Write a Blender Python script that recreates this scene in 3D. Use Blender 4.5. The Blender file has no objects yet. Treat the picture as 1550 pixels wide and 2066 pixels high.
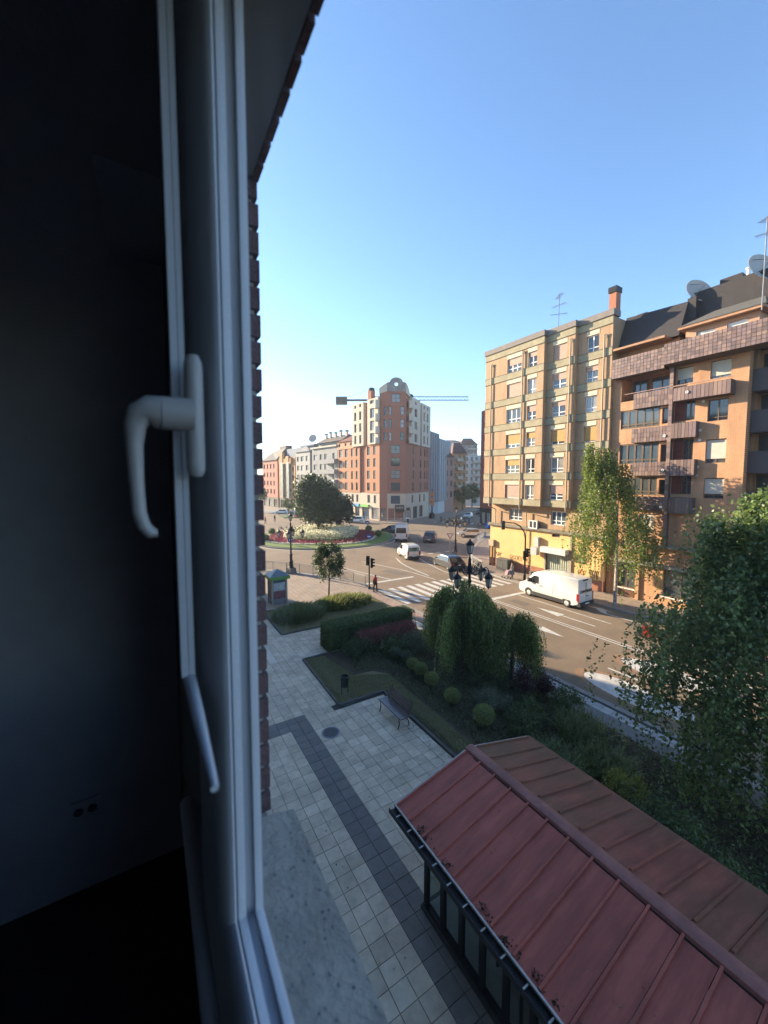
import bpy, math, random
import numpy as np
from mathutils import Vector, Matrix
random.seed(11); rng = np.random.default_rng(11)
S = bpy.context.scene; COL = S.collection
R_ = math.radians
# ------------------------------------------------------------------ camera
CAMZ = 9.7
cd = bpy.data.cameras.new('camera'); cam = bpy.data.objects.new('camera', cd); COL.objects.link(cam)
cam.location = (0, 0, CAMZ); cam.rotation_euler = (R_(90 - 3.8), 0, R_(-31.3))
cd.sensor_fit = 'HORIZONTAL'; cd.sensor_width = 36; cd.lens = 36 * 780 / 1550
cd.shift_y = -11.2 / 1550; cd.clip_start = .01; cd.clip_end = 6000
S.camera = cam
cd.dof.use_dof = True; cd.dof.focus_distance = 26; cd.dof.aperture_fstop = 4.0
# ------------------------------------------------------------------ sky, sun, exposure
SUN_EL = R_(17.0); SUN_DIR = Vector((-.407 * math.cos(SUN_EL), .914 * math.cos(SUN_EL), math.sin(SUN_EL))).normalized()
W = bpy.data.worlds.new('World'); S.world = W; W.use_nodes = True
nt = W.node_tree; bg = nt.nodes['Background']
sky = nt.nodes.new('ShaderNodeTexSky'); sky.sky_type = 'NISHITA'; sky.sun_disc = False
sky.sun_elevation = SUN_EL; sky.sun_rotation = math.atan2(SUN_DIR.x, SUN_DIR.y)
sky.altitude = 200; sky.air_density = .95; sky.dust_density = .2; sky.ozone_density = 3.0
nt.links.new(sky.outputs[0], bg.inputs[0]); bg.inputs[1].default_value = .09
ld = bpy.data.lights.new('sun', 'SUN'); sun = bpy.data.objects.new('sun', ld); COL.objects.link(sun)
ld.energy = 3.75; ld.angle = R_(.53); ld.color = (1, .78, .52)
sun.rotation_euler = SUN_DIR.to_track_quat('Z', 'Y').to_euler(); sun.location = (-60, 120, 60)
S.view_settings.view_transform = 'Standard'; S.view_settings.look = 'None'
S.view_settings.exposure = 2.4; S.view_settings.gamma = 1.0; S.view_settings.use_curve_mapping = False
S.cycles.max_bounces = 8; S.cycles.transparent_max_bounces = 16; S.cycles.sample_clamp_indirect = 6

# ------------------------------------------------------------------ helpers
def lin(c): return tuple(c)
MATS = {}
def mat(name, col, rough=.8, metal=0., var=.14, scale=2.5, bump=0., bscale=60., col2=None, spec=.4, stains=0., coat=0., sv=(1, 1, .35), sscale=None):
    if name in MATS: return MATS[name]
    m = bpy.data.materials.new(name); m.use_nodes = True; n = m.node_tree; N = n.nodes; Lk = n.links
    p = N['Principled BSDF']; p.inputs['Roughness'].default_value = rough; p.inputs['Metallic'].default_value = metal
    p.inputs['Specular IOR Level'].default_value = spec
    if coat: p.inputs['Coat Weight'].default_value = coat; p.inputs['Coat Roughness'].default_value = .08
    g = N.new('ShaderNodeNewGeometry')
    t = N.new('ShaderNodeTexNoise'); t.inputs['Scale'].default_value = scale; t.inputs['Detail'].default_value = 5; t.inputs['Roughness'].default_value = .62
    Lk.new(g.outputs['Position'], t.inputs['Vector'])
    r = N.new('ShaderNodeValToRGB'); r.color_ramp.elements[0].position = .3; r.color_ramp.elements[1].position = .7
    c2 = col2 if col2 else tuple(min(1, c * (1 + var)) for c in col)
    c1 = tuple(c * (1 - var) for c in col) if not col2 else col
    r.color_ramp.elements[0].color = (*c1, 1); r.color_ramp.elements[1].color = (*c2, 1)
    Lk.new(t.outputs['Fac'], r.inputs['Fac']); out = r.outputs['Color']
    if stains:
        t3 = N.new('ShaderNodeTexNoise'); t3.inputs['Scale'].default_value = sscale or scale * .23; t3.inputs['Detail'].default_value = 8; t3.inputs['Roughness'].default_value = .7
        mp = N.new('ShaderNodeVectorMath'); mp.operation = 'MULTIPLY'; mp.inputs[1].default_value = sv
        Lk.new(g.outputs['Position'], mp.inputs[0]); Lk.new(mp.outputs[0], t3.inputs['Vector'])
        r3 = N.new('ShaderNodeValToRGB'); r3.color_ramp.elements[0].position = .42; r3.color_ramp.elements[1].position = .62
        k = 1 - stains; r3.color_ramp.elements[0].color = (k, k, k, 1); r3.color_ramp.elements[1].color = (1, 1, 1, 1)
        Lk.new(t3.outputs['Fac'], r3.inputs['Fac'])
        mx = N.new('ShaderNodeMix'); mx.data_type = 'RGBA'; mx.blend_type = 'MULTIPLY'; mx.inputs[0].default_value = 1
        Lk.new(out, mx.inputs[6]); Lk.new(r3.outputs['Color'], mx.inputs[7]); out = mx.outputs[2]
    Lk.new(out, p.inputs['Base Color'])
    if bump:
        t2 = N.new('ShaderNodeTexNoise'); t2.inputs['Scale'].default_value = bscale; t2.inputs['Detail'].default_value = 4
        Lk.new(g.outputs['Position'], t2.inputs['Vector'])
        b = N.new('ShaderNodeBump'); b.inputs['Strength'].default_value = bump; b.inputs['Distance'].default_value = .02
        Lk.new(t2.outputs['Fac'], b.inputs['Height']); Lk.new(b.outputs['Normal'], p.inputs['Normal'])
    MATS[name] = m; return m

def brickmat(name, c1, c2, mortar, bw, bh, ms, axes='yz', rough=.85, offset=.5, var=1, bump=.4):
    """brick / tile texture laid in world metres on a plane given by two axes"""
    if name in MATS: return MATS[name]
    m = bpy.data.materials.new(name); m.use_nodes = True; n = m.node_tree; N = n.nodes; Lk = n.links
    p = N['Principled BSDF']; p.inputs['Roughness'].default_value = rough
    g = N.new('ShaderNodeNewGeometry'); s = N.new('ShaderNodeSeparateXYZ'); Lk.new(g.outputs['Position'], s.inputs[0])
    c = N.new('ShaderNodeCombineXYZ'); ix = {'x': 0, 'y': 1, 'z': 2}
    Lk.new(s.outputs[ix[axes[0]]], c.inputs[0]); Lk.new(s.outputs[ix[axes[1]]], c.inputs[1])
    b = N.new('ShaderNodeTexBrick'); b.offset = offset; b.inputs['Scale'].default_value = 1
    b.inputs['Brick Width'].default_value = bw; b.inputs['Row Height'].default_value = bh; b.inputs['Mortar Size'].default_value = ms
    b.inputs['Color1'].default_value = (*c1, 1); b.inputs['Color2'].default_value = (*c2, 1); b.inputs['Mortar'].default_value = (*mortar, 1)
    Lk.new(c.outputs[0], b.inputs['Vector'])
    t = N.new('ShaderNodeTexNoise'); t.inputs['Scale'].default_value = .9; t.inputs['Detail'].default_value = 8; t.inputs['Roughness'].default_value = .7
    sc_ = N.new('ShaderNodeVectorMath'); sc_.operation = 'MULTIPLY'; sc_.inputs[1].default_value = (1.6, 1.6, .4) if 'z' in axes else (1, 1, 1); Lk.new(g.outputs['Position'], sc_.inputs[0]); Lk.new(sc_.outputs[0], t.inputs['Vector'])
    r = N.new('ShaderNodeValToRGB'); r.color_ramp.elements[0].position = .3; r.color_ramp.elements[1].position = .7
    r.color_ramp.elements[0].color = (.7, .7, .71, 1); r.color_ramp.elements[1].color = (1.12, 1.1, 1.06, 1)
    Lk.new(t.outputs['Fac'], r.inputs['Fac'])
    mx = N.new('ShaderNodeMix'); mx.data_type = 'RGBA'; mx.blend_type = 'MULTIPLY'; mx.inputs[0].default_value = 1
    Lk.new(b.outputs['Color'], mx.inputs[6]); Lk.new(r.outputs['Color'], mx.inputs[7]); Lk.new(mx.outputs[2], p.inputs['Base Color'])
    bp = N.new('ShaderNodeBump'); bp.inputs['Strength'].default_value = bump; bp.inputs['Distance'].default_value = .01; bp.invert = True
    Lk.new(b.outputs['Fac'], bp.inputs['Height']); Lk.new(bp.outputs['Normal'], p.inputs['Normal'])
    MATS[name] = m; return m

def leafmat(name, cols, trans=.35, rough=.5):
    if name in MATS: return MATS[name]
    m = bpy.data.materials.new(name); m.use_nodes = True; n = m.node_tree; N = n.nodes; Lk = n.links
    p = N['Principled BSDF']; p.inputs['Roughness'].default_value = rough; p.inputs['Specular IOR Level'].default_value = .5
    g = N.new('ShaderNodeNewGeometry'); r = N.new('ShaderNodeValToRGB'); el = r.color_ramp.elements
    while len(el) < len(cols): el.new(.5)
    for i, c in enumerate(cols): el[i].position = i / max(1, len(cols) - 1); el[i].color = (*c, 1)
    Lk.new(g.outputs['Random Per Island'], r.inputs['Fac']); Lk.new(r.outputs['Color'], p.inputs['Base Color'])
    tr = N.new('ShaderNodeBsdfTranslucent'); hs = N.new('ShaderNodeHueSaturation'); hs.inputs['Value'].default_value = 1.5; hs.inputs['Hue'].default_value = .49
    Lk.new(r.outputs['Color'], hs.inputs['Color']); Lk.new(hs.outputs[0], tr.inputs['Color'])
    mx = N.new('ShaderNodeMixShader'); mx.inputs[0].default_value = trans
    Lk.new(p.outputs[0], mx.inputs[1]); Lk.new(tr.outputs[0], mx.inputs[2]); Lk.new(mx.outputs[0], N['Material Output'].inputs[0])
    MATS[name] = m; return m

def glassmat(name, tint=(.93, .95, .96), refl=.03, dust=0.):
    if name in MATS: return MATS[name]
    m = bpy.data.materials.new(name); m.use_nodes = True; n = m.node_tree; N = n.nodes; Lk = n.links; N.remove(N['Principled BSDF'])
    t = N.new('ShaderNodeBsdfTransparent'); t.inputs[0].default_value = (*tint, 1)
    gl = N.new('ShaderNodeBsdfGlossy'); gl.inputs['Roughness'].default_value = .02
    mx = N.new('ShaderNodeMixShader'); mx.inputs[0].default_value = refl; Lk.new(t.outputs[0], mx.inputs[1]); Lk.new(gl.outputs[0], mx.inputs[2])
    out = mx.outputs[0]
    if dust:
        g = N.new('ShaderNodeNewGeometry'); v = N.new('ShaderNodeVectorMath'); v.operation = 'MULTIPLY'; v.inputs[1].default_value = (1, 9, 2.2); Lk.new(g.outputs['Position'], v.inputs[0])
        nz = N.new('ShaderNodeTexNoise'); nz.inputs['Scale'].default_value = 2.2; nz.inputs['Detail'].default_value = 7; nz.inputs['Distortion'].default_value = 1.4; Lk.new(v.outputs[0], nz.inputs['Vector'])
        rp = N.new('ShaderNodeMapRange'); rp.inputs[1].default_value = .42; rp.inputs[2].default_value = .75; rp.inputs[3].default_value = dust * .35; rp.inputs[4].default_value = dust; Lk.new(nz.outputs['Fac'], rp.inputs[0])
        tl = N.new('ShaderNodeBsdfTranslucent'); tl.inputs[0].default_value = (.8, .8, .8, 1); m2 = N.new('ShaderNodeMixShader'); Lk.new(rp.outputs[0], m2.inputs[0]); Lk.new(out, m2.inputs[1]); Lk.new(tl.outputs[0], m2.inputs[2]); out = m2.outputs[0]
    Lk.new(out, N['Material Output'].inputs[0]); MATS[name] = m; return m

def paneglass(name, col, rough=.06):
    return mat(name, col, rough=rough, var=.25, scale=.9, spec=.9)

class Fr:
    """facade frame: origin, along-wall direction, outward normal"""
    def __init__(s, O, U, N): s.O = Vector((O[0], O[1], 0)); s.U = Vector((U[0], U[1], 0)).normalized(); s.N = Vector((N[0], N[1], 0)).normalized()
    def P(s, u, z, d=0): p = s.O + s.U * u + s.N * d; return (p.x, p.y, z)
    def off(s, d): q = s.O + s.N * d; return Fr((q.x, q.y), s.U, s.N)

class MB:
    def __init__(s): s.v = []; s.f = []; s.mi = []; s.cm = 0
    def add(s, vs, fs):
        k = len(s.v); s.v += [tuple(v) for v in vs]; s.f += [tuple(i + k for i in f) for f in fs]; s.mi += [s.cm] * len(fs); return s
    def hexa(s, p): return s.add(p, [(0, 3, 2, 1), (4, 5, 6, 7), (0, 1, 5, 4), (1, 2, 6, 5), (2, 3, 7, 6), (3, 0, 4, 7)])
    def box(s, x0, x1, y0, y1, z0, z1):
        return s.hexa([(x0, y0, z0), (x1, y0, z0), (x1, y1, z0), (x0, y1, z0), (x0, y0, z1), (x1, y0, z1), (x1, y1, z1), (x0, y1, z1)])
    def fbox(s, fr, u0, u1, z0, z1, d0, d1):
        P = fr.P; return s.hexa([P(u0, z0, d1), P(u1, z0, d1), P(u1, z0, d0), P(u0, z0, d0), P(u0, z1, d1), P(u1, z1, d1), P(u1, z1, d0), P(u0, z1, d0)])
    def quad(s, a, b, c, d): return s.add([a, b, c, d], [(0, 1, 2, 3)])
    def poly(s, pts): return s.add(pts, [tuple(range(len(pts)))])
    def prism(s, poly, z0, z1):
        n = len(poly); vs = [(x, y, z0) for x, y in poly] + [(x, y, z1) for x, y in poly]
        return s.add(vs, [tuple(range(n - 1, -1, -1)), tuple(range(n, 2 * n))] + [(i, (i + 1) % n, n + (i + 1) % n, n + i) for i in range(n)])
    def fprism(s, fr, poly, d0, d1):
        n = len(poly); vs = [fr.P(u, z, d0) for u, z in poly] + [fr.P(u, z, d1) for u, z in poly]
        return s.add(vs, [tuple(range(n - 1, -1, -1)), tuple(range(n, 2 * n))] + [(i, (i + 1) % n, n + (i + 1) % n, n + i) for i in range(n)])
    def tube(s, pts, r, n=8, cap=True):
        pts = [Vector(p) for p in pts]; m = len(pts); rs = r if isinstance(r, (list, tuple)) else [r] * m
        vs = []; prev = None
        for i, p in enumerate(pts):
            d = (pts[min(i + 1, m - 1)] - pts[max(i - 1, 0)]); d = d.normalized() if d.length > 1e-9 else Vector((0, 0, 1))
            if prev is None: a = d.orthogonal().normalized()
            else:
                a = prev - d * prev.dot(d); a = a.normalized() if a.length > 1e-6 else d.orthogonal().normalized()
            prev = a; b = d.cross(a)
            vs += [p + (a * math.cos(2 * math.pi * k / n) + b * math.sin(2 * math.pi * k / n)) * rs[i] for k in range(n)]
        fs = [(i * n + k, i * n + (k + 1) % n, (i + 1) * n + (k + 1) % n, (i + 1) * n + k) for i in range(m - 1) for k in range(n)]
        if cap: fs += [tuple(range(n - 1, -1, -1)), tuple(range((m - 1) * n, m * n))]
        return s.add(vs, fs)
    def lathe(s, prof, c=(0, 0, 0), n=12, axis='z', a0=0.):
        vs = []
        for r, h in prof:
            for k in range(n):
                a = a0 + 2 * math.pi * k / n; x, y = r * math.cos(a), r * math.sin(a)
                vs.append({'z': (c[0] + x, c[1] + y, c[2] + h), 'x': (c[0] + h, c[1] + x, c[2] + y), 'y': (c[0] + y, c[1] + h, c[2] + x)}[axis])
        m = len(prof); fs = [(i * n + k, i * n + (k + 1) % n, (i + 1) * n + (k + 1) % n, (i + 1) * n + k) for i in range(m - 1) for k in range(n)]
        fs += [tuple(range(n - 1, -1, -1)), tuple(range((m - 1) * n, m * n))]
        return s.add(vs, fs)
    def build(s, name, m, parent=None, smooth=False, inv=True):
        me = bpy.data.meshes.new(name); me.from_pydata(s.v, [], s.f)
        for q in (m if isinstance(m, (list, tuple)) else [m]): me.materials.append(q)
        if isinstance(m, (list, tuple)): me.polygons.foreach_set('material_index', s.mi)
        if smooth:
            me.polygons.foreach_set('use_smooth', [True] * len(s.f))
            try: me.set_sharp_from_angle(angle=R_(38))
            except Exception: pass
        me.update(); return link(name, me, parent, inv)
WORLDBASE = {}
def link(name, data, parent=None, inv=True):
    o = bpy.data.objects.new(name, data); COL.objects.link(o)
    if parent is not None:
        o.parent = parent
        if inv and parent.name in WORLDBASE: o.matrix_parent_inverse = Matrix.Translation(-Vector(WORLDBASE[parent.name]))
    return o
def tag(o, label=None, cat=None, group=None, kind=None):
    if label: o['label'] = label
    if cat: o['category'] = cat
    if group: o['group'] = group
    if kind: o['kind'] = kind
    return o
def thing(name, label, cat, loc=(0, 0, 0), rz=0, group=None, local=False):
    o = bpy.data.objects.new(name, None); COL.objects.link(o); o.location = loc; o.rotation_euler = (0, 0, rz)
    o.empty_display_size = .2
    if not local: WORLDBASE[o.name] = loc
    return tag(o, label, cat, group)
def struct(name, mb, m, parent=None):
    o = mb.build(name, m, parent); 
    if parent is None: o['kind'] = 'structure'
    return o
def sroot(name):
    o = bpy.data.objects.new(name, None); COL.objects.link(o); o['kind'] = 'structure'; return o
def copy_tree(o, parent=None):
    c = o.copy(); COL.objects.link(c)
    if parent is not None: c.parent = parent; c.matrix_parent_inverse = o.matrix_parent_inverse.copy()
    for ch in list(o.children): copy_tree(ch, c)
    return c
def fontmesh(name, cu, parent):
    o = bpy.data.objects.new(name, cu); COL.objects.link(o); dg = bpy.context.evaluated_depsgraph_get(); dg.update(); me = bpy.data.meshes.new_from_object(o.evaluated_get(dg)); bpy.data.objects.remove(o); return link(name, me, parent)
def wall_sheet(mb, fr, u0, u1, z0, z1, holes, depth):
    us = sorted({u0, u1, *[h[0] for h in holes], *[h[1] for h in holes]}); zs = sorted({z0, z1, *[h[2] for h in holes], *[h[3] for h in holes]})
    us = [u for u in us if u0 - 1e-6 <= u <= u1 + 1e-6]; zs = [z for z in zs if z0 - 1e-6 <= z <= z1 + 1e-6]
    for i in range(len(us) - 1):
        for j in range(len(zs) - 1):
            cu, cz = (us[i] + us[i + 1]) / 2, (zs[j] + zs[j + 1]) / 2
            if any(h[0] < cu < h[1] and h[2] < cz < h[3] for h in holes): continue
            mb.quad(fr.P(us[i], zs[j]), fr.P(us[i + 1], zs[j]), fr.P(us[i + 1], zs[j + 1]), fr.P(us[i], zs[j + 1]))
    for a, b, c, d in [h[:4] for h in holes]:
        mb.quad(fr.P(a, c), fr.P(b, c), fr.P(b, c, -depth), fr.P(a, c, -depth)); mb.quad(fr.P(a, d), fr.P(b, d), fr.P(b, d, -depth), fr.P(a, d, -depth))
        mb.quad(fr.P(a, c), fr.P(a, d), fr.P(a, d, -depth), fr.P(a, c, -depth)); mb.quad(fr.P(b, c), fr.P(b, d), fr.P(b, d, -depth), fr.P(b, c, -depth))
def facade(parent, fr, u0, u1, z0, z1, holes, m, depth=.18, back=None, name='wall', thick=.3):
    """wall with cut openings; edges closed to a body behind it"""
    mb = MB(); wall_sheet(mb, fr, u0, u1, z0, z1, holes, depth); P = fr.P; t = -thick
    mb.quad(P(u0, z0), P(u0, z1), P(u0, z1, t), P(u0, z0, t)); mb.quad(P(u1, z0), P(u1, z1), P(u1, z1, t), P(u1, z0, t))
    mb.quad(P(u0, z1), P(u1, z1), P(u1, z1, t), P(u0, z1, t)); mb.quad(P(u0, z0), P(u1, z0), P(u1, z0, t), P(u0, z0, t))
    return mb.build(name, m, parent)
def window(parent, fr, h, depth, m, glass, nx=2, transom=None, blind=0., bm=None, fw=.07, sill=None, proud=.0):
    a, b, c, d = h[:4]; mb = MB(); d1 = -depth + .07 + proud; d0 = -depth + .01 + proud
    mb.fbox(fr, a, a + fw, c, d, d0, d1); mb.fbox(fr, b - fw, b, c, d, d0, d1); mb.fbox(fr, a + fw, b - fw, c, c + fw, d0, d1); mb.fbox(fr, a + fw, b - fw, d - fw, d, d0, d1)
    for i in range(1, nx):
        u = a + (b - a) * i / nx; mb.fbox(fr, u - fw * .6, u + fw * .6, c + fw, d - fw, d0, d1 - .004)
    if transom is not None:
        z = c + (d - c) * transom; mb.fbox(fr, a + fw, b - fw, z - fw * .5, z + fw * .5, d0, d1 - .008)
    o = mb.build('window', m, parent)
    g = MB(); g.fbox(fr, a + fw * .5, b - fw * .5, c + fw * .5, d - fw * .5, -depth + .005 + proud, -depth + .03 + proud); g.build('pane', glass, o)
    if blind > 0:
        s = MB(); z = d - fw; n = max(3, int((d - c) * blind / .09)); hh = (d - c - 2 * fw) * blind / n
        for i in range(n): s.fbox(fr, a + .02, b - .02, z - (i + 1) * hh + .008, z - i * hh, d1 + .002, d1 + .022)
        s.build('blind', bm, o)
    if sill: 
        s = MB(); s.fbox(fr, a - .06, b + .06, c - .08, c - .005, -depth + .02, .07); s.build('sill', sill, o)
    return o

def leaves(name, C, size, m, parent, hang=0., aspect=.55, kind=None, inv=True, face=None):
    C = np.asarray(C, float); n = len(C); sz = size * rng.uniform(.65, 1.35, (n, 1))
    d = rng.normal(size=(n, 3)); d[:, 2] -= hang; d /= np.linalg.norm(d, axis=1, keepdims=True)
    q = rng.normal(size=(n, 3)) if face is None else np.cross(d, face + .5 * rng.normal(size=(n, 3)))
    q -= d * (q * d).sum(1, keepdims=True); q /= np.linalg.norm(q, axis=1, keepdims=True) + 1e-9
    nn = np.cross(d, q)
    V = np.stack([C - d * sz * .5, C + q * sz * .5 * aspect - nn * sz * .06, C + d * sz * .5, C - q * sz * .5 * aspect - nn * sz * .06], 1).reshape(-1, 3)
    return rawmesh(name, V, 4, m, parent, kind, inv)
def rawmesh(name, V, k, m, parent, kind=None, inv=True):
    n = len(V) // k; me = bpy.data.meshes.new(name); me.vertices.add(len(V)); me.vertices.foreach_set('co', np.asarray(V, np.float32).ravel())
    me.loops.add(len(V)); me.loops.foreach_set('vertex_index', np.arange(len(V), dtype=np.int32))
    me.polygons.add(n); me.polygons.foreach_set('loop_start', np.arange(0, len(V), k, dtype=np.int32))
    try: me.polygons.foreach_set('loop_total', np.full(n, k, np.int32))
    except Exception: pass
    me.update(calc_edges=True); me.validate(); me.materials.append(m)
    o = link(name, me, parent, inv)
    if kind: o['kind'] = kind
    return o
def blades(name, B, H, w, m, parent, lean=.5, kind=None, flop=.5):
    """strappy leaves: each a curved strip of three quads"""
    B = np.asarray(B, float); n = len(B); H = np.broadcast_to(np.asarray(H, float), (n,)) * rng.uniform(.7, 1.25, n)
    a = rng.uniform(0, 2 * np.pi, n); dr = np.stack([np.cos(a), np.sin(a), np.zeros(n)], 1); sd = np.stack([-np.sin(a), np.cos(a), np.zeros(n)], 1)
    le = lean * rng.uniform(.3, 1.3, n)
    def pt(t): 
        z = H * (t - flop * le * t * t * .9); return B + dr * (H * le * t ** 1.7)[:, None] + np.stack([np.zeros(n), np.zeros(n), z], 1)
    qs = []; ts = [0, .4, .75, 1.]; ws = [w, w * 1.0, w * .75, w * .12]
    for i in range(3):
        p0, p1 = pt(ts[i]), pt(ts[i + 1]); qs.append(np.stack([p0 - sd * ws[i] / 2, p0 + sd * ws[i] / 2, p1 + sd * ws[i + 1] / 2, p1 - sd * ws[i + 1] / 2], 1))
    V = np.concatenate([q[:, None] for q in qs], 1).reshape(-1, 3)
    return rawmesh(name, V, 4, m, parent, kind)
def ball_pts(n, c, r, shell=.55):
    d = rng.normal(size=(n, 3)); d /= np.linalg.norm(d, axis=1, keepdims=True)
    rad = rng.uniform(shell ** 3, 1, (n, 1)) ** (1 / 3); return np.asarray(c) + d * rad * np.asarray(r)
def clump_pts(n, c, r, k, cr, zmin=None):
    cc = ball_pts(k, c, r, .45); i = rng.integers(0, k, n); p = cc[i] + rng.normal(size=(n, 3)) * cr * rng.uniform(.5, 1.2, (k, 1))[i]
    if zmin is not None: p = p[p[:, 2] > zmin]
    return p
# ------------------------------------------------------------------ shared materials
M_asph = mat('asphalt', (.225, .163, .108), .92, var=.16, scale=.35, bump=.25, bscale=90, stains=.16)
M_paint = mat('road_paint', (.6, .58, .52), .7, var=.14, scale=6, bump=.1, stains=.22, sscale=2.2)
M_kerb = mat('kerb_stone', (.26, .25, .235), .85, var=.2, scale=4, bump=.3)
M_conc = mat('concrete', (.3, .29, .265), .88, var=.16, scale=2, bump=.25, stains=.2)
M_white = mat('white_paint', (.74, .73, .7), .55, var=.05)
M_black = mat('black_metal', (.018, .018, .02), .45, metal=.6, var=.2)
M_iron = mat('cast_iron', (.022, .022, .024), .5, metal=.5, var=.25, scale=9)
M_steel = mat('galvanised_steel', (.22, .22, .23), .5, metal=.55, var=.12)
M_pvc = mat('white_pvc', (.5, .505, .54), .42, var=.03, scale=8, bump=.04, bscale=300, spec=.45)
M_win_w = mat('window_white', (.72, .71, .7), .5, var=.04)
M_win_b = mat('window_bronze', (.11, .075, .05), .5, var=.12)
M_win_d = mat('window_dark', (.05, .05, .055), .5, var=.1)
GL = [paneglass('pane_dark', (.022, .026, .03)), paneglass('pane_grey', (.07, .08, .085)), paneglass('pane_curtain', (.24, .235, .22), .12), paneglass('pane_blue', (.06, .09, .12))]
M_soil = mat('soil', (.07, .055, .032), .95, var=.4, scale=5, bump=.6, bscale=30)
M_lawn = mat('lawn_turf', (.17, .15, .065), .95, col2=(.24, .2, .1), scale=3.5, bump=.7, bscale=120)
M_bark = mat('bark', (.12, .09, .065), .9, var=.35, scale=9, bump=.6, bscale=25)
M_birch = mat('birch_bark', (.5, .46, .41), .75, col2=(.13, .1, .085), scale=5.5, bump=.4, bscale=30)
M_rubber = mat('tyre_rubber', (.02, .02, .02), .8)
def proj(x, y, z=0.):
    c, s = math.cos(R_(31.3)), math.sin(R_(31.3)); f = (s * math.cos(R_(3.8)) * x + c * math.cos(R_(3.8)) * y - math.sin(R_(3.8)) * (z - CAMZ))
    if f < .1: return None
    rr = c * x - s * y; u = math.sin(R_(3.8)) * (s * x + c * y) + math.cos(R_(3.8)) * (z - CAMZ)
    return 775 + 780 * rr / f, 1021.8 - 780 * u / f, f
ROADZ = -.12
def RD(x, y): return x * 1.0124, y * 1.0124      # plan points read at pavement level, carried down to the road surface

# ------------------------------------------------------------------ ground, road, pavements
g = MB(); g.box(-700, 900, -700, 900, -1.2, -.2); struct('ground', g, mat('far_ground', (.1, .1, .085), .95, var=.3, scale=.02))
g = MB(); g.box(-60, 260, -60, 330, -.19, ROADZ); struct('road', g, M_asph)
M_plaza = mat('joint_sand', (.06, .058, .052), .95, var=.3, scale=6, bump=.3)
FENCE = [(8.2, 44.6), (10.27, 42.59), (11.3, 41.59), (12.37, 40.26), (13.36, 38.91), (14.28, 37.47), (15.87, 34.35), (16.48, 32.63), (16.84, 30.9)]
KX = 16.97
pl = [(.3, -9), (KX - .3, -9), (KX - .3, 29.2)] + [(x + .1, y + .1) for x, y in FENCE[::-1]] + [(4, 49), (.3, 51.8)]
g = MB(); g.prism(pl, -.5, -.024); plaza = struct('plaza', g, M_plaza)
# lit pavement beyond the planting beds: long pinkish tiles
M_pink = brickmat('pink_tiles', (.31, .215, .165), (.36, .255, .2), (.2, .15, .12), .62, .3, .022, 'yx', .85, bump=.3)
M_beige = brickmat('beige_tiles', (.30, .235, .18), (.335, .265, .205), (.19, .15, .115), 1.2, .42, .02, 'yx', .85, bump=.3)
BED1 = [(6.86, 28.57), (6.86, 23.62), (15.6, 23.75), (15.57, 27.45)]
BED2 = [(6.83, 19.68), (6.7, 14.73), (8.92, 14.73), (8.82, 6.9), (9.2, -8.5), (15.15, -8.5), (15.15, 19.6), (14.35, 20.15), (8.45, 19.68)]
g = MB(); g.poly([(x, y, .0) for x, y in [(.3, 28.7), (15.65, 27.6), (15.68, 20.3), (KX - .3, 20.3), (KX - .3, 29.2)] + [(x + .05, y + .05) for x, y in FENCE[::-1]] + [(4, 48.7), (.3, 51.6)]])
pav = struct('pavement', g, M_beige)
g = MB(); g.poly([(15.7, 20.4, .004), (KX - .32, 20.4, .004), (KX - .32, 30.2, .004), (15.9, 30.2, .004)])
struct('pavement_band', g, M_pink)
g = MB(); g.poly([(15.15, -9, .0), (15.97, -9, .0), (15.97, 20.3, .0), (15.15, 20.3, .0)]); struct('footway', g, mat('grey_footway', (.2, .19, .18), .9, var=.12, scale=3, bump=.2))
# kerb stones along the near side of the street
kerb = sroot('kerb')
y = -3.0; me = MB(); me.hexa([(-.15, .005, -.14), (.15, .005, -.14), (.15, .985, -.14), (-.15, .985, -.14), (-.15, .005, .0), (.125, .005, 0), (.125, .985, 0), (-.15, .985, 0)])
kproto = me.build('kerb_stone', M_kerb, kerb)
kproto.location = (KX - .15, -3, 0)
for i in range(1, 33):
    o = kproto.copy(); COL.objects.link(o); o.location = (KX - .15, -3 + i * .99, -.09 if 27 < i < 33 else 0)
# pale tiles beside the kerb
tm = [mat('pale_tile_%d' % i, c, .8, var=.08, scale=7, bump=.15) for i, c in enumerate([(.43, .42, .41), (.38, .375, .37), (.47, .46, .44)])]
tp = MB().hexa([(.006, .006, -.02), (.254, .006, -.02), (.254, .374, -.02), (.006, .374, -.02), (.009, .009, 0), (.251, .009, 0), (.251, .371, 0), (.009, .371, 0)])
tproto = tp.build('paving_tile', tm[0], kerb); tproto.location = (15.98, 0, 0)
for s in tproto.material_slots: s.link = 'OBJECT'; s.material = tm[0]
base = MB(); base.box(15.97, KX - .3, -9, 20.3, -.2, -.021); struct('tile_bedding', base, M_plaza)
for i in range(-2, 54):
    for j in range(2):
        if i == 0 and j == 0: continue
        o = tproto.copy(); COL.objects.link(o); o.location = (15.98 + j * .26, i * .38, rng.uniform(-.003, .001))
        o.material_slots[0].link = 'OBJECT'; o.material_slots[0].material = tm[int(rng.integers(0, 3))]
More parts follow.
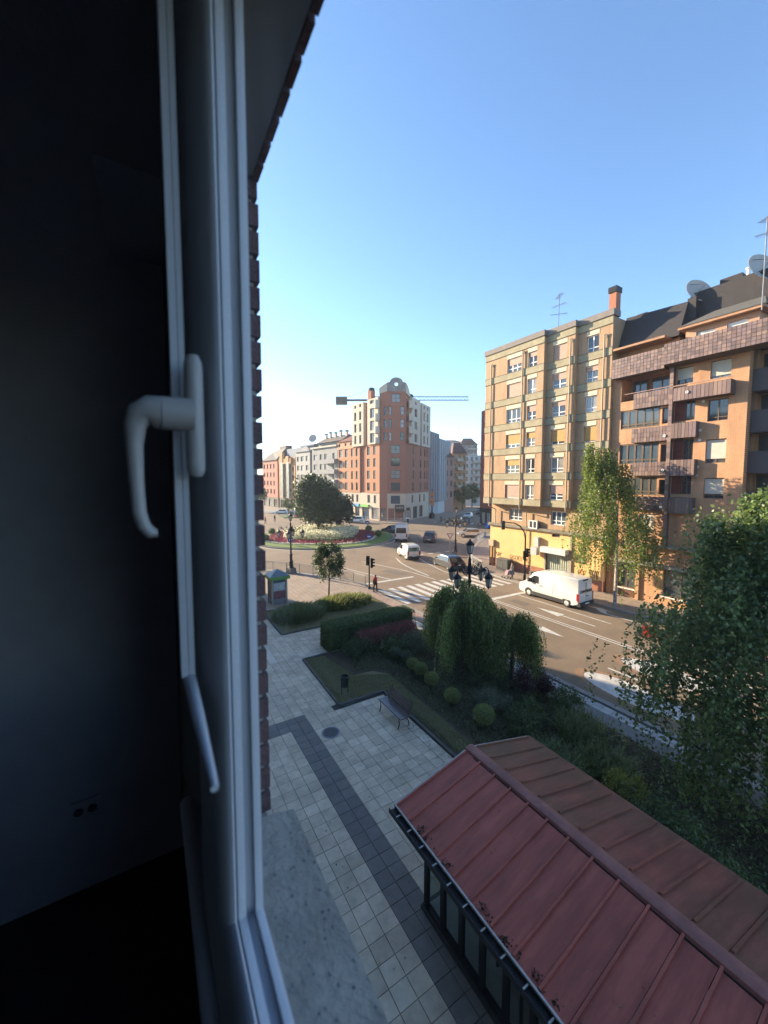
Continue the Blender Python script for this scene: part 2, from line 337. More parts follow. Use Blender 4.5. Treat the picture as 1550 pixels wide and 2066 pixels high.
# plaza slabs: square grey slabs on the wall's grid with a dark band
def inpoly(x, y, P):
    c = False; n = len(P)
    for i in range(n):
        (x1, y1), (x2, y2) = P[i], P[(i + 1) % n]
        if (y1 > y) != (y2 > y) and x < (x2 - x1) * (y - y1) / (y2 - y1) + x1: c = not c
    return c
SL = .40; sm = [mat('slab_grey_%d' % i, c, .82, var=.13, scale=4.5, bump=.22, bscale=70, stains=.22) for i, c in enumerate([(.68, .575, .43), (.63, .53, .4), (.72, .61, .46), (.59, .5, .37)])]
sd_ = [mat('slab_dark_%d' % i, c, .8, var=.14, scale=4.5, bump=.2) for i, c in enumerate([(.19, .175, .16), (.165, .153, .14)])]
sp = [mat('slab_pale', (.66, .59, .49), .8, var=.1, scale=5, bump=.2)]
def slab_mesh():
    a, b, h = .0045, .0075, .03; q = SL
    return [(a, a, -h), (q - a, a, -h), (q - a, q - a, -h), (a, q - a, -h), (b, b, 0), (q - b, b, 0), (q - b, q - b, 0), (b, q - b, 0)]
cells = []
for i in range(0, 43):
    for j in range(-6, 75):
        x, yy = .39 + i * SL, -.27 + j * SL; cx, cy = x + SL / 2, yy + SL / 2
        if cx > 15.6 or cy > 28.6 or (cx > 6.7 and cy > 23.6): continue
        if inpoly(cx, cy, BED1) or inpoly(cx, cy, BED2) or inpoly(cx + .12, cy + .1, BED2): continue
        if cx > 9 and cy < 19.7: continue
        p = proj(cx, cy)
        dark = (4.35 < cx < 5.2 and cy < 14.8) or (2.0 < cx < 5.2 and 13.95 < cy < 14.8)
        vis = p is not None and -60 < p[0] < 1640 and p[1] < 2150 and cx / max(cy, .1) > .225 and not (cx > 5.6 and cy < 6.8)
        cells.append((not vis, cx * cx + cy * cy, x, yy, dark, vis))
cells.sort(); rest = MB(); nsl = 0; smesh = None
for nv, d2, x, yy, dark, vis in cells:
    mm = random.choice(sd_) if dark else (sp[0] if (3.0 < x < 4.4 and 20.3 < yy < 21.1) or (x > 5.0 and x < 5.4 and 20 < yy < 22.3) else random.choice(sm))
    z = rng.uniform(-.003, .002)
    if vis and nsl < 300:
        if smesh is None:
            mb = MB(); mb.hexa(slab_mesh()); o = mb.build('paving_slab', mm, plaza); smesh = o.data
        else: o = link('paving_slab', smesh, plaza)
        o.location = (x, yy, z); o.rotation_euler = (rng.normal() * .0025, rng.normal() * .0025, 0)
        o.material_slots[0].link = 'OBJECT'; o.material_slots[0].material = mm; nsl += 1
    else:
        rest.cm = (sm + sd_ + sp).index(mm); rest.hexa([(a + x, b + yy, c + z) for a, b, c in slab_mesh()])
o = rest.build('paving_slabs', sm + sd_ + sp, plaza); o['kind'] = 'stuff'
# manhole
t = thing('manhole_cover', 'round ribbed iron manhole cover set in the grey slabs', 'manhole', (5.68, 13.3, 0))
g = MB(); g.lathe([(.36, -.02), (.36, .006), (.31, .006), (.31, .004)], (5.68, 13.3, 0), 32); g.build('ring', M_steel, t)
g = MB(); g.lathe([(.305, -.02), (.305, .008)], (5.68, 13.3, 0), 32)
for k in range(-5, 6):
    w = math.sqrt(.28 ** 2 - (k * .05) ** 2); g.box(5.68 - w, 5.68 + w, 13.3 + k * .05 - .012, 13.3 + k * .05 + .012, .008, .018)
g.build('lid', mat('manhole_iron', (.13, .13, .13), .6, metal=.4), t)
# kerbed beds
M_edge = mat('edging_stone', (.1, .098, .09), .9, var=.3, scale=6, bump=.4)
def edging(name, P, closed=False):
    b = sroot(name); n = len(P)
    for i in range(n if closed else n - 1):
        a, c = Vector(P[i]), Vector(P[(i + 1) % n]); L = (c - a).length; k = max(1, round(L / .95)); dv = (c - a) / L; nv = Vector((-dv.y, dv.x)) * .05
        for q in range(k):
            s0, s1 = a + dv * (L * q / k + .004), a + dv * (L * (q + 1) / k - .004); mb = MB()
            p = [s0 - nv, s1 - nv, s1 + nv, s0 + nv]; h = .085 + rng.uniform(-.006, .006)
            mb.hexa([(v.x, v.y, -.1) for v in p] + [(v.x, v.y, h) for v in p]); mb.build('edging_stone', M_edge, b)
edging('bed_edging', [(6.86, 28.57), (6.86, 23.62), (15.6, 23.75), (15.57, 27.45), (6.86, 28.57)])
edging('garden_edging', [(8.45, 19.7), (6.83, 19.68), (6.7, 14.73), (8.92, 14.73), (8.82, 6.95)])
g = MB(); g.prism([(x, y) for x, y in BED1], -.1, .045); struct('lawn_ground', g, M_lawn)
g = MB(); g.prism(BED2, -.1, .03); struct('garden_soil', g, M_soil)
g = MB(); g.poly([(6.9, 19.6, .05), (6.76, 14.8, .05), (8.95, 14.8, .05), (9.3, 14.2, .05), (9.1, 7, .05), (9.75, 7, .05), (9.95, 15.9, .05), (9.4, 16.6, .05), (8.35, 16.7, .05), (7.95, 19.4, .05)]); struct('lawn_strip', g, M_lawn)
M_grass = leafmat('grass_blade', [(.11, .13, .04), (.17, .18, .06), (.26, .23, .1)], .25)
def scatter(P, n):
    xs = [p[0] for p in P]; ys = [p[1] for p in P]; o = []
    while len(o) < n:
        x, y = rng.uniform(min(xs), max(xs)), rng.uniform(min(ys), max(ys))
        if inpoly(x, y, P): o.append((x, y))
    return np.array(o)
p = scatter(BED1, 22000); B = np.c_[p, np.full(len(p), .045)]
tag(blades('lawn_grass', B, .07, .012, M_grass, None, .8), 'short lawn grass in the kerbed bed by the crossing', 'grass', kind='stuff')
p = scatter([(6.9, 19.6), (6.76, 14.8), (8.95, 14.8), (9.1, 7), (9.75, 7), (9.95, 15.9), (8.35, 16.7), (7.95, 19.4)], 22000); B = np.c_[p, np.full(len(p), .05)]
tag(blades('lawn_grass', B, .07, .012, M_grass, None, .8), 'short shaded lawn grass behind the bench', 'grass', kind='stuff')
# ---- far pavements
KR = [RD(29.66, -30), RD(29.66, 14), RD(29.55, 25.7), RD(30.2, 30), RD(33.6, 35.2), RD(43.4, 43.6), RD(56, 52)]
g = MB(); g.prism([(KR[0][0] + .3, -30)] + [(x + .25, y - .1) for x, y in KR[1:]] + [(75, 63), (160, 118), (160, -30)], -.3, .0); struct('far_pavement', g, M_beige)
g = MB()
for i in range(len(KR) - 1):
    a, b = Vector(KR[i]), Vector(KR[i + 1]); d = (b - a).normalized(); nn = Vector((d.y, -d.x)) * .28
    g.hexa([(a.x, a.y, -.25), (a.x + nn.x, a.y + nn.y, -.25), (b.x + nn.x, b.y + nn.y, -.25), (b.x, b.y, -.25), (a.x, a.y, .003), (a.x + nn.x, a.y + nn.y, .003), (b.x + nn.x, b.y + nn.y, .003), (b.x, b.y, .003)])
struct('far_kerb', g, M_kerb)
g = MB(); g.prism([(44.0, 120), (43.6, 82), (45.2, 77), (47.6, 74), (52.5, 71.8), (58, 73.2), (80, 86), (200, 162), (200, 220), (20, 220), (28, 150)], -.3, .0); struct('corner_pavement', g, M_beige)
g = MB(); g.prism([(31, 150), (27.5, 128), (36.6, 98), (43.9, 83), (44.4, 84), (42, 100), (36, 160)], -.3, -.002); struct('row_pavement', g, M_kerb)
# fence kerb of the plaza
g = MB()
for i in range(len(FENCE) - 1):
    a, b = Vector(FENCE[i]), Vector(FENCE[i + 1]); d = (b - a).normalized(); nn = Vector((-d.y, d.x)) * .3
    g.hexa([(a.x, a.y, -.25), (b.x, b.y, -.25), (b.x + nn.x, b.y + nn.y, -.25), (a.x + nn.x, a.y + nn.y, -.25), (a.x, a.y, .004), (b.x, b.y, .004), (b.x + nn.x, b.y + nn.y, .004), (a.x + nn.x, a.y + nn.y, .004)])
struct('plaza_kerb', g, M_kerb)
# ---- asphalt repairs and tar lines
M_patch = mat('asphalt_patch', (.15, .12, .092), .94, var=.12, scale=1.2, bump=.3, bscale=70); M_tar = mat('tar_line', (.07, .06, .05), .7, var=.2)
for (x, y, w, l, r_) in [(20.5, 16.5, 1.1, 3.4, .02), (25.0, 20.2, .9, 1.6, -.02), (22.0, 34.0, 1.4, 3.0, .3), (30.5, 45.5, 2.0, 4.0, -.5), (18.9, 13.6, .7, 2.2, 0), (45, 60, 2.5, 5, .6), (27.8, 11, .8, 5, .01)]:
    x, y = RD(x, y); c_, s__ = math.cos(r_), math.sin(r_); g = MB(); g.poly([(x + a * w / 2 * c_ - b * l / 2 * s__, y + a * w / 2 * s__ + b * l / 2 * c_, ROADZ + .002) for a, b in ((-1, -1), (1, -1), (1, 1), (-1, 1))]); struct('road_patch', g, M_patch)
for k in range(11):
    x, y = rng.uniform(18, 36), rng.uniform(8, 48); pts = [(x, y)]; a = rng.uniform(0, 6.3)
    for q in range(9): a += rng.normal() * .35; pts.append((pts[-1][0] + math.cos(a) * .5, pts[-1][1] + math.sin(a) * .5))
    g = MB()
    for (x0_, y0_), (x1_, y1_) in zip(pts, pts[1:]): d_ = Vector((y0_ - y1_, x1_ - x0_)).normalized() * .022; g.poly([(x0_ - d_.x, y0_ - d_.y, ROADZ + .0035), (x1_ - d_.x, y1_ - d_.y, ROADZ + .0035), (x1_ + d_.x, y1_ + d_.y, ROADZ + .0035), (x0_ + d_.x, y0_ + d_.y, ROADZ + .0035)])
    struct('road_crack', g, M_tar)
# ---- road paint: each mark lies 4 mm above the road
RZ = ROADZ + .005
def strip(name, x0, y0, x1, y1, w, parent=None):
    (x0, y0), (x1, y1) = RD(x0, y0), RD(x1, y1); d = Vector((x1 - x0, y1 - y0)).normalized(); n = Vector((-d.y, d.x)) * w / 2
    g = MB(); g.poly([(x0 - n.x, y0 - n.y, RZ), (x1 - n.x, y1 - n.y, RZ), (x1 + n.x, y1 + n.y, RZ), (x0 + n.x, y0 + n.y, RZ)]); return g.build(name, M_paint, parent)
marks = sroot('road_markings')
for i in range(13):
    x = 17.35 + i * .957; strip('crossing_stripe', x, 24.62 - .03 * max(0, i - 7), x, 29.05 - .02 * i, .50, marks)
strip('stop_line', 23.75, 22.0, 28.9, 21.9, .42, marks); strip('stop_line', 17.2, 31.45, 22.6, 31.45, .38, marks)
for x in (23.52, 23.82): strip('lane_line', x, -12, x, 21.8, .10, marks)
strip('lane_line', 26.5, 13.9, 26.55, 21.7, .11, marks); strip('lane_line', 26.45, -2, 26.45, 9, .11, marks)
strip('lane_line', 20.05, 9.1, 20.05, 10.6, .11, marks); strip('lane_line', 20.05, 4, 20.05, 6, .11, marks)
strip('lane_line', 18.1, 39.2, 20.05, 31.6, .13, marks); strip('lane_line', 21.6, 40.7, 23.5, 33.8, .12, marks); strip('lane_line', 23.5, 33.8, 23.8, 29.4, .12, marks)
for a, b in zip([(26.3, 40.3), (25.2, 37.6), (24.75, 35.8), (24.4, 33)], [(25.2, 37.6), (24.75, 35.8), (24.4, 33), (24.2, 31)]): strip('island_edge', *a, *b, .16, marks)
for a, b in zip([(30.5, 42), (28.6, 38.5), (27.8, 36.1), (26.85, 32.1)], [(28.6, 38.5), (27.8, 36.1), (26.85, 32.1), (26.45, 28.9)]): strip('edge_line', *a, *b, .14, marks)
for a in [(29.8, 40.3), (31.4, 40.4), (32.8, 40.45), (34.4, 40.4)]: strip('give_way_dash', *a, a[0] + .8, a[1] + .02, .3, marks)
strip('give_way_dash', 29.3, 37.2, 30.8, 37.0, .35, marks)
def arrow(pts, name='lane_arrow'):
    g = MB(); g.poly([(*RD(x, y), RZ) for x, y in pts]); g.build(name, M_paint, marks)
arrow([(25.08, 14.2), (25.2, 14.2), (25.2, 16.7), (25.5, 16.7), (25.14, 18.8), (24.75, 16.7), (25.08, 16.7)])
arrow([(21.85, 18.3), (21.73, 18.3), (21.73, 16.0), (21.4, 16.0), (21.72, 14.2), (22.15, 16.0), (21.85, 16.0)])
arrow([(28.2, 12.8), (28.3, 12.8), (28.35, 15.2), (28.9, 15.6), (28.9, 14.8), (29.15, 16.1), (28.8, 17.1), (28.8, 16.3), (28.2, 15.5)])
M_disc = mat('disc_paint', (.58, .55, .5), .75, var=.14, scale=9, bump=.1, stains=.25); M_ring = mat('worn_red_paint', (.27, .155, .09), .8, var=.3, scale=8)
M_num = mat('worn_black_paint', (.1, .09, .08), .85, var=.3, scale=8)
def road_disc(cx, cy, rx, ry, digits):
    cx, cy = RD(cx, cy)
    def ell(k, z, m, nm):
        g = MB(); g.poly([(cx + k * rx * math.cos(a), cy + k * ry * math.sin(a) + (1 - k) * 1.0, z) for a in np.linspace(0, 2 * np.pi, 49)[:-1]]); return g.build(nm, m, marks)
    g = MB(); a = np.linspace(0, 2 * np.pi, 49)
    for i in range(48):
        g.quad(*[(cx + k * rx * math.cos(q), cy + k * ry * math.sin(q), RZ) for k, q in ((1.02, a[i]), (1.2, a[i]), (1.2, a[i + 1]), (1.02, a[i + 1]))])
    g.build('speed_ring', M_ring, marks); ell(1.0, RZ + .002, M_disc, 'speed_disc')
    f = Fr((cx, cy), (-1, 0), (0, 1)); cu = bpy.data.curves.new('speed_number', 'FONT'); cu.body = digits; cu.size = 1.0; cu.align_x = 'CENTER'; cu.align_y = 'CENTER'; cu.materials.append(M_num)
    o = fontmesh('speed_number', cu, marks); M = Matrix.Identity(4); M[0][0] = -1.0; M[1][1] = -2.3; M.translation = (cx, cy, RZ + .006); o.matrix_basis = M
road_disc(18.55, 8.6, .95, 2.35, '30'); road_disc(21.85, 8.6, .95, 2.25, '30')

# ------------------------------------------------------------------ own building, window and dark room
M_ownbrick = mat('dark_red_brick', (.09, .043, .042), .85, var=.25, scale=14, bump=.5, bscale=90)
M_mortar = mat('mortar', (.28, .25, .22), .95, var=.15, scale=20, bump=.3)
M_room = mat('room_paint', (.56, .56, .6), .9, var=.1, scale=3, bump=.15, bscale=40)
M_rfloor = mat('room_floor', (.035, .035, .04), .7, var=.3, scale=3)
ob = thing('apartment_building', 'dark red brick building whose rough reveal frames the window opening', 'building', (.2, .0, 0))
x0, x1 = .085, .232; ya, yb = -1.35, .985; za, zb = CAMZ - .86, CAMZ + .70; T = 19.
g = MB(); g.box(x0, x1, yb, 51.5, 0, T); g.box(x0, x1, -16, ya, 0, T); g.box(x0, x1, ya, yb, 0, za); g.box(x0, x1, ya, yb, zb + .24, T)
g.box(-12, x0 - .002, 51.3, 51.5, 0, T); g.box(-12, x0 - .002, -16, -15.8, 0, T); g.box(-12.2, -12, -16, 51.5, 0, T); g.box(-12, x0 - .002, -15.8, 51.3, T - .3, T)
g.build('wall', M_mortar, ob)
CO = .0635
for i in range(26):      # jamb bricks, joints raked back
    z = za + i * CO; mb = MB(); w = rng.uniform(-.0015, .0015); yy = yb - .012
    mb.hexa([(.10, yy, z), (.243 + w, yy, z), (.243 + w, yb + .24, z), (.10, yb + .24, z), (.10, yy, z + CO - .0135), (.243 + w, yy, z + CO - .0135), (.243 + w, yb + .24, z + CO - .0135), (.10, yb + .24, z + CO - .0135)])
    mb.build('brick', M_ownbrick, ob)
for i in range(34):      # soldier course over the opening
    y = yb - .012 - i * CO; mb = MB(); mb.box(.231, .244 + rng.uniform(-.001, .001), y - CO + .011, y, zb, zb + .235); mb.build('brick', M_ownbrick, ob)
g = MB(); g.box(.12, .229, ya, yb - .02, zb + .004, zb + .24); g.build('lintel', mat('soffit_render', (.2, .2, .2), .9, var=.1), ob)
sl = thing('window_sill', 'rough grey concrete sill outside the window, pitted on top', 'sill', (.22, 0, CAMZ - .84))
g = MB(); p0 = (.10, CAMZ - .80); n = 40
zs = CAMZ
g.hexa([(.12, -1.5, zs - .89), (.295, -1.5, zs - .905), (.295, .93, zs - .905), (.12, .93, zs - .89), (.12, -1.5, zs - .815), (.290, -1.5, zs - .842), (.290, .925, zs - .842), (.12, .93, zs - .815)])
g.build('slab', mat('sill_concrete', (.28, .255, .215), .9, var=.16, scale=14, bump=.5, bscale=55, stains=.2), sl)
g = MB()
for i in range(120):
    u = rng.uniform(.15, .285); v = rng.uniform(.2, .9); r = rng.uniform(.0012, .0038); z = zs - .815 - (u - .12) / .17 * .027
    g.lathe([(r, -.004), (r * .9, r * .5), (r * .3, r * .8)], (u, v, z), 5, a0=rng.uniform(0, 6))
o = g.build('grit', mat('sill_grit', (.16, .165, .165), .9, var=.4, scale=60), sl); o['kind'] = 'stuff'
# the room behind the glass
g = MB(); g.box(-3.6, -3.5, -3.1, 2.0, CAMZ - 1.68, CAMZ + 2.2); struct('room_wall_side', g, M_room)
g = MB(); g.box(-3.5, x0 - .004, 1.9, 2.0, CAMZ - 1.68, CAMZ + 2.2); struct('room_wall_end', g, M_room)
g = MB(); g.box(-3.5, x0 - .004, -3.1, -3.0, CAMZ - 1.68, CAMZ + 2.2); struct('room_wall_back', g, M_room)
g = MB(); g.box(-3.6, x0 - .004, -3.1, 2.0, CAMZ - 1.78, CAMZ - 1.67); struct('room_floor', g, M_rfloor)
g = MB(); g.box(-3.6, x0 - .004, -3.1, 2.0, CAMZ + 2.19, CAMZ + 2.3); struct('room_ceiling', g, M_room)
g = MB(); g.box(-.1, x0 - .005, 1.36, 1.9, CAMZ + .885, CAMZ + 2.19); struct('room_lintel', g, M_room)
t = thing('wall_socket', 'small double wall socket low on the dark room wall', 'socket', (-.26, 1.9, CAMZ - 1.33))
g = MB(); g.box(-.31, -.215, 1.885, 1.9, CAMZ - 1.365, CAMZ - 1.285); g.build('plate', M_room, t)
g = MB(); 
for dx in (-.285, -.24): g.lathe([(.016, 0), (.016, -.004)], (dx, 1.885, CAMZ - 1.325), 12, axis='y')
g.build('hole', mat('socket_hole', (.12, .12, .13), .8), t)
# the pvc window: profile swept round the sash rectangle with mitred corners
wn = thing('pvc_window', 'white plastic window sash with lever handle, seen edge-on in shadow', 'window', (.1, .6, CAMZ - .69))
prof = [(.1353, .12), (.1353, .0), (.1300, -.003), (.1231, -.004), (.1229, .004), (.1091, .008), (.1089, -.001), (.1030, -.005), (.0968, -.006), (.0958, .012), (.0942, .012), (.0936, -.010), (.0905, -.0135), (.0865, -.012), (.082, -.0075), (.0775, .0), (.073, .010), (.069, .023), (.0655, .042), (.063, .065), (.061, .09), (.060, .12)]
Y1, Y0, Z0, Z1 = .600, -1.2, CAMZ - .69, CAMZ + .95
def corner(k, x, s): return [(x, Y1 + s, Z0 - s), (x, Y1 + s, Z1 + s), (x, Y0 - s, Z1 + s), (x, Y0 - s, Z0 - s)][k]
for k, nm in enumerate(['stile', 'top_rail', 'stile', 'bottom_rail']):
    a, b = k, (k + 1) % 4; vs = [corner(a, x, s) for x, s in prof] + [corner(b, x, s) for x, s in prof]; n = len(prof)
    MB().add(vs, [(i, i + 1, n + i + 1, n + i) for i in range(n - 1)]).build(nm, M_pvc, wn, smooth=True)
g = MB(); g.box(.088, .150, .722, .982, za + .01, zb + .35); g.build('frame_post', M_pvc, wn)
g = MB(); g.box(.088, .150, ya, .72, Z0 - .16, Z0 - .121); g.build('frame_sill', M_pvc, wn)
g = MB(); g.box(.088, .150, ya, .72, Z1 + .121, Z1 + .2); g.build('frame_head', M_pvc, wn)
g = MB(); g.box(.1345, .1385, Y0 - .02, Y1 + .02, Z0 - .02, Z1 + .02); g.build('glass', glassmat('window_glass', dust=.004), wn)
g = MB()
for i in range(70): g.lathe([(.0009, 0), (.0009, -.0006)], (.1045, Y1 - .0036, Z0 + .02 + i * .021), 6, axis='y')
o = g.build('spacer_dot', mat('spacer_dot', (.75, .77, .78), .4), wn)
# inner trim beyond the sash
zt = CAMZ - .29
g = MB(); g.box(.0320, .0415, .625, .66, zt, CAMZ + 1.05); g.build('inner_trim', M_pvc, wn)
g = MB(); g.box(.0425, .0500, .628, .66, zt, CAMZ + 1.05); g.build('inner_trim', M_pvc, wn)
g = MB(); g.tube([(.0425, .66, zt - .006), (.0435, .52, zt - .008), (.046, .40, zt - .016)], [.009, .0075, .004], 12); g.build('inner_trim', M_pvc, wn, smooth=True)  # tapered rod shaped as the lit edge of a rail
wb = thing('window_board', 'pale window board edge running below the sash inside the room', 'window board', (.05, .5, CAMZ - .8))
g = MB(); g.tube([(.055, 1.02, CAMZ - .79), (.055, -1.2, CAMZ - .79)], .017, 14); g.build('nosing', M_pvc, wb, smooth=True)
g = MB(); g.box(.044, .085, -1.2, 1.01, CAMZ - .9, CAMZ - .79); g.build('board', M_pvc, wb)
# handle
g = MB(); g.lathe([(.0001, .170), (.007, .168), (.0108, .160), (.0118, .15), (.0118, .02), (.0108, .012), (.007, .006), (.0001, .004)], (.0565, .588, CAMZ), 16)
M_hdl = mat('handle_plastic', (.34, .32, .31), .4, var=.03, scale=8, bump=.03, bscale=300)
base_ = g.build('handle_base', M_hdl, wn, smooth=True)
g = MB(); g.tube([(.055, .585, CAMZ + .088), (.0175, .585, CAMZ + .088)], [.022, .0215], 16); g.build('neck', M_hdl, base_, smooth=True)
g = MB(); g.tube([(.0165, .585, CAMZ + .088), (.004, .585, CAMZ + .0885), (-.006, .585, CAMZ + .084), (-.012, .585, CAMZ + .07), (-.0135, .585, CAMZ + .045), (-.013, .585, CAMZ + .0), (-.0115, .585, CAMZ - .04), (-.007, .585, CAMZ - .058), (.001, .584, CAMZ - .068), (.008, .584, CAMZ - .068)], [.0215, .0205, .0165, .0125, .0098, .0085, .0082, .008, .0075, .0055], 16)
g.build('grip', M_hdl, base_, smooth=True)
# ------------------------------------------------------------------ apartment block with concrete bands (right of the crossing)
M_tan = brickmat('tan_brick', (.43, .255, .145), (.485, .295, .172), (.33, .25, .16), .25, .07, .012, 'yz', bump=.35)
M_band = mat('band_concrete', (.35, .305, .205), .88, var=.14, scale=1.6, bump=.2, stains=.2)
M_yellow = mat('yellow_render', (.74, .45, .19), .85, var=.07, scale=1.1, stains=.1)
M_redbase = brickmat('red_base_tiles', (.31, .125, .075), (.36, .15, .09), (.24, .12, .08), .5, .16, .01, 'yz')
M_bl_o = mat('blind_ochre', (.45, .27, .09), .7, var=.08); M_bl_p = mat('blind_pink', (.42, .28, .22), .7, var=.08); M_bl_c = mat('blind_cream', (.55, .5, .42), .7, var=.08)
M_creamlintel = mat('cream_lintel', (.58, .5, .36), .85, var=.06)
tb = thing('apartment_block', 'tan brick apartment block with grey-green concrete bands and yellow ground floor', 'building', (33.6, 25, 0))
def roofbox(p, fr, u0, u1, d0, d1, z0, z1, m, name='body'): g = MB(); g.fbox(fr, u0, u1, z0, z1, d1, d0); return g.build(name, m, p)
secs = [(Fr((32.6, 31.72), (0, -1), (-1, 0)), 0, 7.45, [(3.05, 4.85), (5.65, 6.68)]), (Fr((33.05, 31.72), (0, -1), (-1, 0)), 7.45, 10.3, [(8.12, 9.52)]), (Fr((33.5, 31.72), (0, -1), (-1, 0)), 10.3, 13.36, [(11.12, 12.2)])]
ZB = [7.2, 9.83, 12.46, 15.06, 17.67, 20.25, 22.83]; blinds = {(0, 0): 1., (0, 2): .72, (0, 4): 1., (0, 5): .5, (2, 5): 1., (2, 4): .45, (2, 2): .85, (2, 0): .6, (3, 2): .95}
wi = 0
roofbox(tb, secs[0][0], .02, 13.34, -1.45, -13, 0, 23.4, M_tan)
for si, (fr, u0, u1, cols) in enumerate(secs):
    holes = [(a, b, ZB[k] + .64 + .02, ZB[k] + .64 + 1.45) for k in range(6) for a, b in cols]
    facade(tb, fr, u0, u1, 7.2, 23.42, holes, M_tan, .2, thick=1.0 - .45 * si + .4)
    for k in range(7):
        g = MB(); g.fbox(fr, u0 - .03, u1 + (.03 if si < 2 else 0), ZB[k], ZB[k] + .63, 0, .05); g.build('band', M_band, tb)
        g = MB(); g.fbox(fr, u0 - .045, u1 + .04, ZB[k] + .63, ZB[k] + .67, 0, .075); g.fbox(fr, u0 - .045, u1 + .04, ZB[k] - .03, ZB[k], 0, .07); g.build('drip_edge', mat('drip_dark', (.12, .11, .085), .9), tb)
    g = MB(); g.fbox(fr, u0 - .1, u1 + .1, 23.46, 23.97, -.9, .16); g.build('parapet', mat('parapet_grey', (.2, .175, .16), .85, var=.12), tb)
    for k in range(6):
        for ci, (a, b) in enumerate(cols):
            col = [0, 1, 2, 3][ci + (0 if si == 0 else 2 + (si - 1))]
            bl = blinds.get((col, k), float(rng.choice([0, 0, .3, .42]))); wi += 1
            hz = (a, b, ZB[k] + .66, ZB[k] + 2.09)
            window(tb, fr, hz, .2, M_win_w, GL[(wi * 7) % 4 if bl < 1 else 0], nx=3 if b - a > 1.5 else 2, transom=.27, blind=bl, bm=[M_bl_p, M_bl_o, M_bl_o, M_bl_p, M_bl_p, M_bl_p][k], fw=.075)
            g = MB(); g.fbox(fr, a - .03, b + .03, ZB[k] + 2.1, min(ZB[k] + 2.48, 22.8), 0, .025); g.build('lintel', M_creamlintel, tb)
# ground storey
fg = Fr((33.6, 31.72), (0, -1), (-1, 0))
hg = [(2.8, 4.55, 5.45, 6.72), (5.72, 6.72, 4.85, 5.68), (7.95, 9.55, 5.42, 6.75)]
facade(tb, fg, .3, 13.36, 4.95, 7.19, [h for h in hg if h[2] > 5], M_tan, .2, thick=.3)
fy = Fr((33.5, 31.72), (0, -1), (-1, 0)); sh = (7.6, 10.0, .0, 2.75)
facade(tb, fy, .25, 13.34, .95, 4.62, [(7.6, 10.0, .95, 2.75), (8.2, 9.05, 4.25, 4.56)], M_yellow, .25)
facade(tb, fy.off(.03), .25, 13.34, .0, .95, [(7.6, 10.0, .0, .95)], M_redbase, .28, name='plinth')
g = MB(); g.fbox(fy, .1, 13.34, 4.62, 4.95, -.1, .22); g.fbox(fy, .1, 13.34, 4.70, 4.86, -.1, .30); g.build('cornice', mat('cornice_stone', (.24, .21, .16), .9, var=.2, stains=.3), tb)
for i, h in enumerate(hg):
    if i == 1: g = MB(); g.fbox(fy, h[0], h[1], h[2] - .1, h[3], .02, .25); g.build('window_box', M_conc, tb); window(tb, fy.off(.44), h, .2, M_win_w, GL[1], nx=2, fw=.09)
    else: window(tb, fg, h, .2, M_win_w, GL[[1, 2, 3][i]], nx=3, transom=.3, fw=.075)
g = MB(); g.fbox(fy, 8.2, 9.05, 4.25, 4.56, -.2, -.15); g.build('vent', M_win_d, tb)
g = MB(); g.fbox(fy, 7.45, 10.15, 2.78, 3.25, .02, .75); g.fbox(fy, 7.45, 10.15, 2.72, 2.78, .6, .75); g.build('shop_awning', mat('awning_white', (.52, .52, .53), .6, var=.05), tb)
sf = MB()
for i in range(20): sf.fbox(fy, 7.65 + i * .116, 7.65 + i * .116 + .104, .05, 2.7, -.2, -.16 + .03 * (i % 2))
sf.build('shop_shutter', mat('shutter_grey_green', (.36, .38, .3), .6, var=.12, scale=3), tb)
g = MB(); g.fbox(fy, 7.42, 7.6, 0, 2.75, -.1, .05); g.fbox(fy, 10.0, 10.16, 0, 2.75, -.1, .05); g.fbox(fy, 10.2, 10.38, 0, 4.6, .0, .12); g.build('shop_frame', mat('shop_frame', (.3, .26, .2), .7), tb)
g = MB(); g.fbox(fy, 6.35, 7.05, 2.3, 3.05, .25, .75); g.fbox(fy, 6.45, 6.95, 3.1, 4.05, .05, .4); g.build('air_unit', mat('air_unit', (.42, .42, .4), .6, var=.1), tb)
pm = mat('downpipe', (.36, .3, .22), .7)
for u, zz, si in [(.95, 22.3, 0), (5.1, 22.6, 0), (9.95, 22.4, 1), (12.75, 22.0, 2)]:
    f = secs[si][0]; g = MB(); g.tube([f.P(u, 6.9, .14), f.P(u, zz - .2, .14), f.P(u - .04, zz, .14), f.P(u + .14, zz + .02, .12), f.P(u + .17, zz - .25, .06)], .065, 8); 
    if si < 2: g.tube([f.P(u, 6.9, .14), f.P(u + .2, 6.5, -.7), f.P(u + .2, .1 if u > 4 else 5, -.72)], .06, 8)
    g.build('downpipe', pm, tb, smooth=True)
for u in (.35, .75): g = MB(); g.tube([fy.P(u, 0, .12), fy.P(u, 2.6, .12)], .07, 8); g.build('conduit', M_win_b, tb)
g = MB(); g.fbox(fy, .3, 1.0, 2.3, 3.0, .02, .3); g.build('meter_box', mat('meter_box', (.4, .3, .2), .7), tb)
for (u, zz, d) in [(1.7, 23.97, -3), (13.0, 23.97, -1.6)]:
    f = secs[0][0]; g = MB(); g.fbox(f, u - .29, u + .29, 23.9, 24.5 if u < 2 else 25.5, d - .4, d + .3); g.build('chimney', mat('chimney_brick', (.36, .15, .09), .9, var=.1), tb)
    g = MB(); g.fbox(f, u - .34, u + .34, 24.5 if u < 2 else 25.5, 24.85 if u < 2 else 25.95, d - .5, d + .4); g.build('chimney_cap', M_black, tb)
